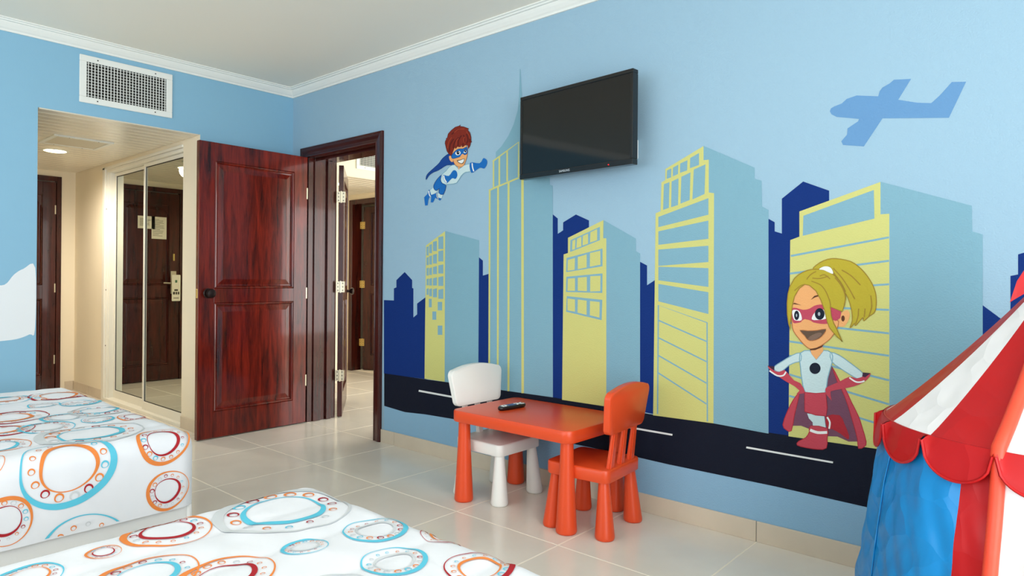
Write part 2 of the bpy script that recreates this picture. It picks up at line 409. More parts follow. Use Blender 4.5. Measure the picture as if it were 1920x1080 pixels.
# door casing (mural side) and jambs
def casing_profile(w):   # (across, depth) from the inner edge to the outer
    return [(0, 0), (0, .012), (.008, .016), (.014, .013), (.035, .016), (.055, .022), (.068, .024), (.072, .020), (w - .004, .022), (w, .018), (w, 0)]
dt = thing('trim_3', 'dark mahogany moulded casing and jambs of the doorway', 'door frame', kind='structure')
IX0, IX1, IZ, CW = 0.232, 1.140, 2.168, 0.085
P = casing_profile(CW); n = len(P)
def strip(path):   # path: list of functions (a)->(x,z)
    v = []
    for fn in path: v += [(fn(a)[0], -d, fn(a)[1]) for a, d in P]
    f = []
    for k in range(len(path) - 1):
        for i in range(n):
            j = (i + 1) % n; f.append((k * n + i, k * n + j, (k + 1) * n + j, (k + 1) * n + i))
    f += [tuple(range(n)), tuple(range((len(path) - 1) * n, len(path) * n))[::-1]]
    bm = bmesh.new(); me = pydata(v, f); bm.from_mesh(me); return tomesh(bm)
obj('casing', strip([lambda a: (IX0 - a, .004), lambda a: (IX0 - a, IZ + a)]), DARKW, dt)
obj('casing', strip([lambda a: (IX1 + a, .004), lambda a: (IX1 + a, IZ + a)]), DARKW, dt)
obj('casing', strip([lambda a: (IX0 - a, IZ + a), lambda a: (IX1 + a, IZ + a)]), wood('dark_mahogany_rail', (38, 11, 9), (74, 24, 16), .26, False), dt)
obj('jamb', box((DX0, -.004, .004), (.252, WT + .015, DH), .0015, 1), DARKW, dt)
obj('jamb', box((1.135, -.004, .004), (DX1, WT + .015, DH), .0015, 1), DARKW, dt)
obj('jamb_head', box((.252, -.004, 2.165), (1.135, WT + .015, DH), .0015, 1), DARKW, dt)
obj('door_stop', box((.252, .045, .004), (.266, .115, 2.165), .003), DARKW, dt)
obj('door_stop', box((.252, .165, .004), (.272, .21, 2.165), .003), DARKW, dt)
obj('door_stop', box((.266, .05, 2.145), (1.135, .115, 2.165), .003), DARKW, dt)
obj('door_stop', box((1.121, .05, .004), (1.135, .115, 2.145), .003), DARKW, dt)

# second leaf of the connecting doorway, folded back into the next room
a2 = math.atan2(.61, -.79)
d2 = thing('door_2', 'second connecting door folded back into the next room', 'door', (.288, .285, 0.012), a2, kind='structure')
panel_door(d2, .86, 2.13, DARKW)
for z in (.35, 1.10, 1.86):
    h = hinge(d2, (-.014, .0, z), -a2 + radians(48))
kn2 = obj('door_knob', lathe([(.014, 0), (.014, .02), (.03, .035), (.034, .05), (.026, .062), (.006, .066)], 20), BRONZE, d2, (.79, -.02, 1.05)); kn2.rotation_euler = (radians(90), 0, 0)

# entrance door in the entry recess (seen directly and in the mirror)
d3 = thing('door_3', 'dark arched-panel entrance door at the end of the entry recess', 'door', (AX - .02, -0.945, 0.012), radians(-90), kind='structure')
panel_door(d3, .81, 2.13, DARKW, rails=((0, .17), (.94, 1.08), (2.0, 2.13)))
# arched head of the upper panel
av, af = [], []
N = 14
for i in range(N + 1):
    u = i / N; x_ = .115 + .58 * u; z_ = 1.86 + .14 * (1 - (2 * u - 1) ** 4)
    av += [(x_, .0195, z_), (x_, .0195, 2.02), (x_, .0, z_)]
for i in range(N):
    a, b = i * 3, i * 3 + 3; af += [(a, b, b + 1, a + 1), (a + 2, b + 2, b, a)]
obj('arched_rail', pydata(av, af), DARKW, d3)
ft = thing('trim_4', 'dark wooden frame of the entrance door', 'door frame', kind='structure')
obj('jamb', box((AX - .06, EDY1 - .042, .004), (AX + .012, EDY1, EDZ), .002), DARKW, ft)
obj('jamb', box((AX - .06, EDY0, .004), (AX + .012, EDY0 + .042, EDZ), .002), DARKW, ft)
obj('jamb_head', box((AX - .06, EDY0 + .042, EDZ - .05), (AX + .012, EDY1 - .042, EDZ), .002), DARKW, ft)
for z in (.32, 1.05, 1.85): obj('hinge', box((.001, .015, z - .045), (.012, .0235, z + .045), .001, 1), STEEL, d3)
lv = obj('lever_handle', tube([(.745, .02, 1.1), (.745, .065, 1.1), (.735, .072, 1.1), (.62, .072, 1.105)], [.011, .010, .010, .009]), STEEL, d3, smooth=50)
obj('lock_plate', box((.715, .02, .98), (.775, .027, 1.24), .003), STEEL, d3)
obj('latch_bolt', box((.735, .02, 1.36), (.755, .034, 1.44), .003), BRASS, d3)
PAPER = mat('paper_white', (225, 220, 200), .8); INK = mat('paper_ink', (60, 55, 45), .8)
def notice(name, label, x, z, w, h, rows, head=True):
    """sheet on the entrance door; world x is the door face"""
    t = thing(name, label, 'notice', (AX + .0005, x, z)); t.rotation_euler = (0, 0, radians(-90))
    obj('sheet', box((-w / 2, 0, -h / 2), (w / 2, .0012, h / 2)), PAPER, t)
    random.seed(int(w * 1000))
    lines = []
    for i in range(rows):
        zz = h / 2 - .03 - i * (h - .05) / rows; l = w * (.8 if i % 4 else .5) * random.uniform(.8, 1)
        lines.append(((-w * .42, .0012, zz), (-w * .42 + l, .0015, zz + .0035)))
    obj('text_line', boxes(lines), INK, t)
notice('door_notice', 'wide white printed sheet on the entrance door, seen in the mirror', -1.36, 1.795, .25, .14, 9)
notice('door_notice', 'tall white printed sheet on the entrance door, seen in the mirror', -1.53, 1.74, .16, .25, 14)
hg = thing('door_hanger', 'white cardboard sign hanging on the entrance door lever', 'door hanger', (AX + .078, -1.69, 1.06), radians(-90))
ho = rrect(.095, .3, .008, 3)
obj('card', pydata([(a, -.001, b) for a, b in ho] + [(a, .001, b) for a, b in ho], [tuple(range(len(ho))), tuple(range(len(ho), 2 * len(ho)))[::-1]] + [(i, (i + 1) % len(ho), len(ho) + (i + 1) % len(ho), len(ho) + i) for i in range(len(ho))]), PAPER, hg)
for lo, hi in (((-.035, .001, -.075), (-.012, .0016, -.045)), ((-.006, .001, -.075), (.012, .0016, -.045)), ((.018, .001, -.075), (.036, .0016, -.045)), ((-.02, .001, -.035), (.02, .0016, -.015)), ((-.03, .001, -.12), (.03, .0016, -.112))):
    obj('print_mark', box(lo, hi), INK, hg)
obj('leaf_print', boxes([((-.012, .001, .06), (.012, .0016, .09))]), mat('green_ink', (70, 110, 80), .8), hg)

# ------------------------------------------------------------------ next room seen through the doorway
NX, NY0, NY1 = -0.8, 1.0, 2.08
struct('wall_next_left', boxes([((NX - .15, WT, 0), (NX, NY0, ZC)), ((NX - .15, NY0, OZ), (NX, 3.9, ZC))]), CREAM, 'cream wall with vent in the next room')
wn = struct('wall_next_passage', boxes([((-2.2, NY1, 0), (-2.12, NY1 + .12, OZ)), ((-2.12, NY1, 2.17), (-1.2, NY1 + .12, OZ)), ((-1.2, NY1, 0), (NX - .15, NY1 + .12, OZ))]), CREAM, 'cream passage wall holding the far dark door')
struct('wall_next_end', box((-2.35, NY0 - .2, 0), (-2.2, 3.6, OZ)), CREAM, 'cream end wall of the next room passage')
struct('wall_next_near', box((-2.35, NY0 - .3, 0), (NX - .15, NY0 - .2, OZ)), CREAM, 'cream hidden near wall of the next room passage')
struct('wall_next_bath', boxes([((-2.2, 3.5, 0), (NX, 3.6, OZ)), ((NX - .15, NY1 + .12, 0), (NX, 3.6, OZ))]), CREAM, 'cream wall behind the far dark door')
struct('wall_next_back', boxes([((NX, 3.9, 0), (.3, 4.0, ZC)), ((2.9, 3.9, 0), (4.6, 4.0, ZC)), ((.3, 3.9, 0), (2.9, 4.0, .35)), ((.3, 3.9, 2.4), (2.9, 4.0, ZC))]), CREAM, 'cream hidden window wall of the next room')
struct('wall_next_right', boxes([((4.5, WT, 0), (4.6, 1.0, ZC)), ((4.5, 3.4, 0), (4.6, 3.9, ZC)), ((4.5, 1.0, 2.25), (4.6, 3.4, ZC)), ((4.5, 1.0, 0), (4.6, 3.4, .35))]), CREAM, 'cream hidden side wall of the next room')  # side opening added for the extra streak light, out of view
struct('ceiling_next', box((NX - .15, WT, ZC), (4.6, 4.0, ZC + .1)), WHITE, 'white ceiling of the next room', 'ceiling')
cn = struct('ceiling_next_passage', box((-2.35, NY0 - .3, OZ + .004), (NX - .15, 3.6, OZ + .06)), MATS['slat_gap'], 'low slatted ceiling of the next room passage', 'ceiling')
x = NX - .0; sm2 = box((-sw + .011, NY0 - .2, 0), (0, NY1, .012), .007, 1)
while x - sw > -2.25:
    obj('ceiling_slat', sm2, SLAT, cn, (x, 0, OZ - .006)); x -= sw
skirting('baseboard_next', 'beige tile skirting in the next room passage', [((-2.2, NY1 - .01, .004), (-2.125, NY1, ZB)), ((-2.2, 1.2, .004), (-2.19, NY1 - .01, ZB)), ((NX, WT + .02, .004), (NX + .01, NY0, ZB))])
t5 = thing('trim_5', 'dark wooden frame of the far door in the next room', 'door frame', kind='structure')
obj('jamb', box((-2.125, NY1 - .015, .004), (-2.05, NY1 + .13, 2.19), .003), DARKW, t5)
obj('jamb', box((-1.25, NY1 - .015, .004), (-1.19, NY1 + .13, 2.19), .003), DARKW, t5)
obj('jamb_head', box((-2.05, NY1 - .015, 2.13), (-1.25, NY1 + .13, 2.19), .003), DARKW, t5)
d4 = thing('door_4', 'far dark panelled door ajar in the next room', 'door', (-2.005, NY1 + .14, 0.012), radians(24), kind='structure')
panel_door(d4, .78, 2.1, DARKW, stile=.11)
for z in (.35, 1.1, 1.86): hinge(d4, (-.012, -.022, z), 0, BRASS)

# ------------------------------------------------------------------ vents
def vent(name, label, w, h, nv, nh, loc, rz):
    t = thing(name, label, 'vent', loc, rz)      # local x across, z up, front is -y
    b = .042
    for lo, hi in (((-w / 2, -.012, h / 2 - b), (w / 2, 0, h / 2)), ((-w / 2, -.012, -h / 2), (w / 2, 0, -h / 2 + b)), ((-w / 2, -.012, -h / 2 + b), (-w / 2 + b, 0, h / 2 - b)), ((w / 2 - b, -.012, -h / 2 + b), (w / 2, 0, h / 2 - b))):
        obj('vent_frame', box(lo, hi, .003, 1), VENTM, t)
    iw, ih = w - 2 * b, h - 2 * b
    vm = box((-.0022, -.010, -ih / 2), (.0022, -.006, ih / 2)); hm = box((-iw / 2, -.0085, -.0013), (iw / 2, -.006, .0013))
    for i in range(nv): obj('vertical_blade', vm, VENTM, t, (-iw / 2 + iw * (i + .5) / nv, 0, 0))
    for i in range(nh): obj('horizontal_blade', hm, VENTM, t, (0, 0, -ih / 2 + ih * (i + .5) / nh))
    obj('duct_shade_sheet', box((-iw / 2, -.0004, -ih / 2), (iw / 2, .0004, ih / 2)), DARK, t)  # dark sheet flush on the wall, coloured as shade inside the duct
    for sx in (-.32, 0.3):
        for sz in (-1, 1): obj('screw', box((sx * w - .004, -.0128, sz * (h / 2 - b / 2) - .004), (sx * w + .004, -.0118, sz * (h / 2 - b / 2) + .004)), HOLE, t)
vent('air_vent', 'white egg-crate air vent above the entry recess on the blue wall', .592, .318, 26, 12, (0.0008, -1.277, 2.502), radians(90))
vent('air_vent', 'white air vent on the cream wall of the next room', .6, .32, 26, 12, (NX + .0008, 1.515, 2.51), radians(90))

# ------------------------------------------------------------------ mural paint (thin coats on the wall plane)
def px_wall(px, py):
    d = _f + _r * ((px - 960) / F_PX) - _u * ((py - CY_PX) / F_PX)
    t = -CAM.y / d.y; p = CAM + d * t
    return p.x, p.z
def px_left(px, py):
    d = _f + _r * ((px - 960) / F_PX) - _u * ((py - CY_PX) / F_PX)
    p = CAM + d * (-CAM.x / d.x); return p.y, p.z
def spline(pts, k=4):
    n = len(pts); out = []
    for i in range(n):
        p0, p1, p2, p3 = (Vector(pts[(i + q) % n]) for q in (-1, 0, 1, 2))
        for s in range(k):
            t = s / k
            out.append(0.5 * ((2 * p1) + (-p0 + p2) * t + (2 * p0 - 5 * p1 + 4 * p2 - p3) * t * t + (-p0 + 3 * p1 - 3 * p2 + p3) * t ** 3))
    return [(p.x, p.y) for p in out]
def ellipse(cx, cy, rx, ry, n=20): return [(cx + rx * cos(2 * pi * i / n), cy + ry * sin(2 * pi * i / n)) for i in range(n)]
def stroke(pts, w):
    L, R_ = [], []
    for i, p in enumerate(pts):
        a, b = Vector(pts[max(i - 1, 0)]), Vector(pts[min(i + 1, len(pts) - 1)]); t = (b - a).normalized(); nn = Vector((-t.y, t.x)) * w / 2
        L.append((p[0] + nn.x, p[1] + nn.y)); R_.append((p[0] - nn.x, p[1] - nn.y))
    return L + R_[::-1]
class View:      # a tracing frame: origin and scale of the sketch coordinates
    def __init__(s, ox, oy, sc): s.o = (ox, oy); s.k = sc
    def __call__(s, pts): return [(s.o[0] + a / s.k, s.o[1] + b / s.k) for a, b in pts]
PAINTS = {}
def pm(name, rgb, rough=.7):
    return mat('mural_' + name, rgb, rough, .12, bump=STUCCO)
PC = [0]
def coat(layer):
    PC[0] += 1; return -0.0004 * layer - 6e-6 * (PC[0] % 50)
def paint(name, pts, m, layer, parent=None, label=None):
    v = []; yy = coat(layer)
    for a, b in pts:
        x_, z_ = px_wall(a, b); v.append((x_, yy, z_))
    bm = bmesh.new(); f = bm.faces.new([bm.verts.new(p) for p in v])
    f.normal_update(); bmesh.ops.triangulate(bm, faces=[f], ngon_method='EAR_CLIP')
    for q in bm.faces:
        q.normal_update()
        if q.normal.y > 0: q.normal_flip()
    me = bpy.data.meshes.new(name); bm.to_mesh(me); bm.free()
    o = obj(name, me, m, parent or wr)
    if label: o['label'] = label
    return o
def outline(name, pts, w, m, layer, parent):
    n = len(pts); v, f = [], []; yy = coat(layer)
    for i, p in enumerate(pts):
        a, b = Vector(pts[i - 1]), Vector(pts[(i + 1) % n]); t = (b - a).normalized(); nn = Vector((-t.y, t.x)) * w / 2
        for sg in (1, -1):
            x_, z_ = px_wall(p[0] + nn.x * sg, p[1] + nn.y * sg); v.append((x_, yy, z_))
    for i in range(n):
        j = (i + 1) % n; f.append((i * 2, j * 2, j * 2 + 1, i * 2 + 1))
    return obj(name, pydata(v, f), m, parent)
def curve(pts, k=4):
    P_ = [pts[0]] + list(pts) + [pts[-1]]; out = []
    for i in range(1, len(P_) - 2):
        p0, p1, p2, p3 = (Vector(P_[i + q]) for q in (-1, 0, 1, 2))
        for q in range(k):
            t = q / k; out.append(0.5 * ((2 * p1) + (-p0 + p2) * t + (2 * p0 - 5 * p1 + 4 * p2 - p3) * t * t + (-p0 + 3 * p1 - 3 * p2 + p3) * t ** 3))
    return [(p.x, p.y) for p in out] + [tuple(pts[-1])]
TEAL = pm('pale_teal', (122, 164, 180)); YEL = pm('yellow_green', (196, 195, 120)); NAVY = pm('navy', (14, 46, 112))
ROAD = pm('road_black', (20, 25, 40)); LOW = pm('kerb_blue', (136, 176, 204)); MWH = pm('white', (225, 228, 226))
PLANE = pm('plane_blue', (98, 142, 184))
V3, V4, V5, V6, V7 = View(720, 400, 2.571), View(900, 120, 3.0), View(1020, 380, 2.7), View(1200, 260, 1.928), View(1440, 120, 1.8625)
RT = [(720.5, 700), (797, 711), (834, 716), (1037, 745), (1131, 761.5), (1226, 777.6), (1337, 791.6), (1441, 811), (1637, 840), (1800, 868), (1980, 898)]
RB = [(720.5, 761), (759, 772.6), (798, 777), (852, 786), (1190, 856), (1253, 870.6), (1454, 912), (1606, 946.5), (1800, 990), (1980, 1030)]
road = paint('painted_road', RT + RB[::-1], ROAD, 2, label='black painted road with white lane dashes')
paint('painted_kerb', RB + [(1980, 1160), (1606, 1090), (1190, 985), (852, 900), (720.5, 860)], LOW, 1, label='light blue painted strip below the road')
for a, b in (((785.3, 732.6), (850, 744.5)), ((1150, 796), (1261, 815.3)), ((1399.5, 838.7), (1562, 867)), ((1700, 892), (1860, 922))): paint('lane_dash', stroke([a, b], 3.4), MWH, 3, road)
# navy skyline behind
for i, pts in enumerate((V3([(0, 418), (48, 420), (48, 362), (60, 357), (60, 322), (100, 283), (136, 322), (136, 360), (142, 362), (142, 502), (160, 487), (160, 435), (200, 405), (205, 800), (0, 772)]),
            V3([(450, 205), (477, 228), (477, 300), (508, 291), (508, 850), (450, 845)]),
            V5([(40, 55), (70, 80), (70, 158), (97, 140), (97, 100), (162, 60), (228, 90), (228, 300), (110, 600), (110, 1000), (40, 990)]),
            V5([(480, 296), (522, 318), (522, 418), (565, 390), (565, 1072), (480, 1055)]),
            V6([(460, 287), (487, 302), (487, 335), (513, 343), (513, 217), (590, 155), (684, 188), (684, 320), (560, 420), (560, 1082), (460, 1065)]),
            [(1838, 569), (1880, 600), (1905, 640), (1905, 884), (1838, 874)],
            [(1894.7, 517.4), (1909, 514.5), (1909, 477), (1960, 462), (2010, 490), (2010, 900), (1894.7, 884)])):
    paint('painted_skyline', pts, NAVY, 1.5, label='navy blue painted skyline silhouette')
# building 1
b = paint('painted_building', V3([(203, 155), (295, 86), (293, 812), (196, 797)]), YEL, 3, label='painted block with yellow-green front and small square windows')
paint('side_face', V3([(295, 85), (459, 130), (455, 838), (293, 812)]), TEAL, 3, b)
cols = ((206, 216), (219, 232), (237, 256), (263, 287))
for row in (((160, 203), (150, 192), (135, 182), (112, 172)), ((212, 250), (205, 247), (197, 242), (180, 232)), ((263, 300), (262, 297), (256, 293), (248, 290)), ((315, 347), (313, 348), (310, 348), (305, 350)), ((362, 393), (363, 400), (363, 405), (366, 412))):
    for (x0, x1), (y0, y1) in zip(cols, row): paint('painted_window', V3([(x0, y0 + 3), (x1, y0 - 2), (x1, y1), (x0, y1)]), TEAL, 4, b)
for x0, x1, y0, y1 in ((217, 231, 412, 453), (260, 281, 427, 468), (234, 253, 473, 513), (260, 282, 541, 586)): paint('painted_window', V3([(x0, y0), (x1, y0), (x1, y1), (x0, y1)]), TEAL, 4, b)
# spire tower
b = paint('painted_building', V4([(90, 528), (90, 495), (120, 465), (160, 405), (190, 340), (213, 260), (221, 190), (225, 30), (229, 30), (237, 190), (246, 260), (270, 340), (300, 405), (340, 465), (372, 500), (372, 640), (393, 640), (395, 680), (410, 685)]) + [(1037, 745)] + V3([(505, 843)]) + V4([(52, 712), (75, 690), (75, 545)]), TEAL, 3, label='tallest painted tower with spire and yellow-green stripes')
paint('yellow_frame', V4(stroke([(77, 700), (77, 546)], 8)), YEL, 4, b)
paint('yellow_frame', V4(stroke([(73, 548), (218, 440), (218, 636)], 9)), YEL, 4.2, b)
for a in (((110, 684), (110, 522)), ((154, 660), (154, 490)), ((72, 702), (220, 640)), ((52, 712), (110, 684))): paint('yellow_frame', V4(stroke(list(a), 9)), YEL, 4.4, b)
for x0, y0, x1, y1, w in ((56, 705, 12, 0, 8), (103, 690, 0, 0, 9), (162, 662, 0, 0, 10), (240, 630, 0, 0, 13)):
    top = V4([(x0, y0)])[0]; bx = {56: 917.6, 103: 933.6, 162: 953.8, 240: 980.4}[x0]
    paint('yellow_stripe', stroke([top, (bx, 728 + (bx - 917) * .145)], {56: 3.2, 103: 3.4, 162: 3.8, 240: 4.8}[x0]), YEL, 4.6, b)
# building 3
b = paint('painted_building', V5([(122, 178), (302, 88), (300, 180), (316, 180), (316, 1032), (92, 998), (100, 262), (122, 255)]), YEL, 3, label='painted stepped block with rows of teal framed windows')
paint('side_face', V5([(302, 88), (466, 182), (466, 245), (487, 258), (487, 1060), (316, 1032), (316, 180), (302, 180)]), TEAL, 3, b)
for fr, panes in ((((135, 190), (284, 122), (284, 190), (133, 250)), (((145, 193), (160, 186), (158, 235), (143, 240)), ((168, 183), (190, 172), (190, 222), (165, 230)), ((198, 168), (224, 157), (224, 208), (196, 217)), ((236, 150), (270, 134), (270, 190), (234, 202)))),
                  (((115, 280), (297, 232), (297, 322), (113, 352)), (((122, 290), (158, 280), (156, 340), (120, 345)), ((172, 275), (217, 262), (217, 328), (172, 337)), ((234, 255), (286, 243), (287, 314), (233, 324)))),
                  (((114, 375), (297, 358), (296, 457), (112, 452)), (((122, 385), (158, 382), (158, 446), (120, 446)), ((172, 380), (218, 376), (218, 448), (172, 446)), ((235, 372), (287, 370), (286, 448), (235, 450)))),
                  (((116, 473), (296, 492), (293, 595), (113, 552)), (((120, 485), (158, 490), (158, 552), (120, 545)), ((172, 490), (217, 496), (217, 568), (171, 557)), ((234, 498), (283, 503), (282, 582), (233, 570))))):
    paint('window_surround', V5(fr), TEAL, 4, b)
    for p in panes: paint('painted_window', V5(p), YEL, 5, b)
# building 4
b = paint('painted_building', V6([(92, 110), (230, 27), (230, 78), (249, 76), (249, 195), (268, 197), (266, 1029), (48, 1000), (57, 270), (75, 262), (78, 158), (92, 150)]), YEL, 3, label='tall painted block with slanting teal window bands')
paint('side_face', V6([(230, 26), (415, 105), (415, 145), (440, 152), (442, 245), (465, 258), (465, 1066), (266, 1029), (268, 197), (249, 195), (249, 76), (230, 78)]), TEAL, 3, b)
for p in (((98, 115), (114, 108), (113, 140), (97, 146)), ((120, 105), (139, 94), (138, 128), (119, 137)), ((146, 90), (172, 78), (171, 115), (145, 124)), ((182, 70), (214, 52), (214, 95), (181, 107)),
          ((87, 165), (107, 157), (105, 250), (84, 258)), ((115, 155), (140, 143), (138, 240), (113, 248)), ((150, 138), (183, 122), (180, 222), (147, 235)), ((195, 112), (237, 93), (234, 200), (190, 220)),
          ((67, 283), (248, 215), (248, 275), (67, 320)), ((67, 335), (248, 296), (248, 362), (67, 384)), ((67, 401), (248, 387), (248, 446), (67, 460)), ((67, 463), (248, 468), (248, 536), (67, 512)), ((67, 525), (248, 555), (248, 634), (67, 588))):
    paint('painted_window', V6(p), TEAL, 4, b)
for s in (((64, 995), (67, 602), (243, 665), (244, 1022)), ((68, 657), (241, 733)), ((68, 720), (241, 806)), ((66, 783), (241, 884)), ((64, 845), (241, 959))): paint('painted_line', V6(stroke(list(s), 5)), TEAL, 4, b)
# building 5
b = paint('painted_building', V7([(110, 515), (393, 412), (393, 525), (424, 523), (424, 1350), (72, 1300), (78, 615), (110, 603)]), YEL, 3, label='wide painted block with thin teal lines behind the girl')
paint('side_face', V7([(393, 411), (712, 495), (714, 585), (750, 595), (750, 1412), (424, 1350), (424, 523), (393, 525)]), TEAL, 3, b)
paint('painted_window', V7([(124, 530), (370, 440), (372, 540), (122, 600)]), TEAL, 4, b)
for (x0, y0), (x1, y1) in (((1483, 480), (1667, 445)), ((1481, 513), (1667, 489)), ((1481, 545), (1667, 533)), ((1481, 574), (1667, 581)), ((1480, 605), (1667, 625)), ((1480, 640), (1667, 667)), ((1480, 667), (1667, 713)), ((1480, 702), (1667, 758)), ((1480, 742), (1667, 801))):
    paint('painted_line', stroke([(x0, y0), (x1, y1)], 3.8), TEAL, 4, b)
# aeroplane
paint('painted_airplane', V7([(216, 165), (220, 155), (232, 148), (258, 138), (275, 122), (310, 110), (385, 113), (390, 95), (400, 82), (425, 68), (440, 55), (500, 52), (455, 125), (520, 135), (570, 137), (600, 110), (642, 63), (692, 62), (632, 188), (400, 190), (335, 288), (262, 283), (256, 270), (276, 247), (278, 225), (315, 200), (318, 192), (240, 185), (222, 176)]), PLANE, 2, label='blue painted airplane silhouette in the sky')

# flying boy
SKIN = pm('skin', (226, 165, 108)); HAIRR = pm('red_brown_hair', (122, 42, 30)); HAIRD = pm('dark_red_hair', (88, 30, 26)); HB = pm('hero_blue', (28, 102, 176)); HBD = pm('hero_dark_blue', (26, 66, 136))
SUIT = pm('suit_pale', (190, 212, 214)); INKM = pm('ink', (28, 34, 48)); GREY = pm('grey', (160, 170, 178)); MOUTH = pm('mouth', (96, 78, 64)); TONG = pm('tongue', (124, 100, 86))
OBLUE = pm('outline_blue', (22, 58, 118)); OSKIN = pm('outline_brown', (176, 112, 70)); HAIRO = pm('orange_hair', (158, 62, 38))
B6, B1 = View(780, 220, 6.0), View(820, 230, 10.8)
b = paint('painted_boy', B6(spline([(290, 650), (340, 605), (380, 555), (440, 535), (485, 585), (540, 540), (625, 528), (625, 605), (560, 618), (510, 660), (460, 738), (380, 752), (330, 755), (285, 725)], 2)), SUIT, 6, label='painted flying boy with red hair, blue mask and cape')
outline('painted_outline', B6(spline([(290, 650), (340, 605), (380, 555), (440, 535), (485, 585), (540, 540), (625, 528), (625, 605), (560, 618), (510, 660), (460, 738), (380, 752), (330, 755), (285, 725)], 2)), 1.1, TEAL, 6.5, b)
paint('painted_cape', B6(spline([(116, 702), (128, 645), (200, 575), (260, 520), (300, 465), (370, 412), (405, 440), (437, 533), (350, 537), (260, 592), (190, 622), (148, 655)], 3)), HBD, 5, b)
outline('painted_outline', B6(spline([(116, 702), (128, 645), (200, 575), (260, 520), (300, 465), (370, 412), (405, 440), (437, 533), (350, 537), (260, 592), (190, 622), (148, 655)], 3)), 1.0, OBLUE, 5.5, b)
paint('painted_leg', B6([(210, 780), (160, 825), (165, 868), (182, 882), (245, 833)]), SUIT, 5, b)
paint('painted_leg', B6([(262, 855), (303, 868), (290, 912), (252, 905), (243, 860)]), SUIT, 5, b)
paint('painted_trousers', B6(spline([(292, 648), (240, 700), (203, 765), (207, 805), (232, 826), (266, 800), (262, 852), (310, 868), (342, 770), (300, 745), (278, 700)], 2)), HB, 7, b)
outline('painted_outline', B6(spline([(292, 648), (240, 700), (203, 765), (207, 805), (232, 826), (266, 800), (262, 852), (310, 868), (342, 770), (300, 745), (278, 700)], 2)), 1.0, OBLUE, 7.5, b)
paint('painted_boot', B6([(152, 810), (178, 882), (150, 905), (140, 940), (135, 990), (105, 993), (95, 900), (130, 865)]), HB, 7, b)
paint('painted_boot', B6([(178, 872), (240, 850), (250, 900), (290, 915), (275, 937), (220, 905), (195, 957), (168, 957)]), HB, 7, b)
paint('boot_stripe', B6(stroke(curve([(148, 830), (152, 865), (166, 892)]), 12)), MWH, 8, b); paint('boot_stripe', B6(stroke(curve([(236, 855), (240, 890), (256, 918)]), 12)), GREY, 8, b)
paint('painted_glove', B6(spline([(308, 648), (372, 660), (420, 600), (455, 603), (470, 650), (450, 693), (410, 687), (352, 742), (322, 712)], 3)), HB, 8, b)
paint('glove_stripe', B6(stroke(curve([(316, 655), (325, 695), (348, 735)]), 13)), MWH, 9, b)
paint('painted_glove', B6(spline([(612, 512), (720, 517), (762, 460), (802, 485), (800, 532), (770, 577), (720, 568), (628, 626)], 3)), HB, 8, b)
paint('glove_stripe', B6(stroke(curve([(636, 516), (641, 565), (655, 608)]), 13)), MWH, 9, b)
paint('painted_neck', B1([(420, 880), (475, 890), (440, 965)]), SKIN, 7, b)
paint('painted_face', B1(spline([(305, 660), (350, 520), (440, 480), (570, 455), (612, 510), (616, 640), (592, 740), (550, 850), (500, 897), (430, 892), (370, 852), (330, 770)], 3)), SKIN, 8, b)
outline('painted_outline', B1(spline([(305, 660), (350, 520), (440, 480), (570, 455), (612, 510), (616, 640), (592, 740), (550, 850), (500, 897), (430, 892), (370, 852), (330, 770)], 3)), 0.9, OSKIN, 8.5, b)
paint('painted_ear', B1(spline([(243, 690), (272, 672), (312, 700), (328, 782), (300, 798), (262, 760)], 3)), SKIN, 9, b)
paint('painted_hair', B1([(165, 410), (172, 400), (168, 385), (190, 345), (190, 320), (212, 310), (230, 230), (290, 160), (370, 95), (455, 68), (475, 43), (470, 78), (540, 85), (600, 108), (648, 125), (622, 147), (670, 210), (690, 300), (690, 370), (706, 397), (685, 398), (665, 480), (635, 532), (630, 468), (600, 450), (572, 455), (540, 485), (510, 495), (500, 450), (480, 492), (430, 492), (425, 470), (380, 532), (362, 490), (310, 620), (290, 667), (250, 640), (205, 580), (185, 500)]), HAIRR, 10, b)
outline('painted_outline', B1([(165, 410), (172, 400), (168, 385), (190, 345), (190, 320), (212, 310), (230, 230), (290, 160), (370, 95), (455, 68), (475, 43), (470, 78), (540, 85), (600, 108), (648, 125), (622, 147), (670, 210), (690, 300), (690, 370), (706, 397), (685, 398), (665, 480), (635, 532), (630, 468), (600, 450), (572, 455), (540, 485), (510, 495), (500, 450), (480, 492), (430, 492), (425, 470), (380, 532), (362, 490), (310, 620), (290, 667), (250, 640), (205, 580), (185, 500)]), 0.9, HAIRD, 10.6, b)
for st in (((250, 600), (270, 450), (340, 330)), ((330, 520), (360, 400), (440, 300)), ((430, 470), (440, 360), (500, 260)), ((520, 460), (560, 360), (540, 250)), ((600, 430), (630, 340), (600, 230)), ((660, 400), (660, 300), (620, 200)), ((300, 240), (380, 170), (480, 130))): paint('hair_strand', B1(stroke(curve(list(st)), 26)), HAIRD, 11, b)
for st in (((220, 520), (240, 400), (300, 300)), ((390, 460), (400, 370), (440, 320)), ((550, 420), (545, 340), (560, 290)), ((350, 200), (440, 140), (560, 130)), ((600, 180), (650, 260), (670, 330))): paint('hair_strand', B1(stroke(curve(list(st)), 14)), HAIRO, 11.5, b)
paint('painted_mask', B1(spline([(297, 672), (370, 580), (440, 535), (530, 530), (605, 498), (612, 622), (560, 652), (528, 630), (480, 682), (400, 712), (318, 727)], 3)), HB, 10, b)
outline('painted_outline', B1(spline([(297, 672), (370, 580), (440, 535), (530, 530), (605, 498), (612, 622), (560, 652), (528, 630), (480, 682), (400, 712), (318, 727)], 3)), 0.9, OBLUE, 10.5, b)
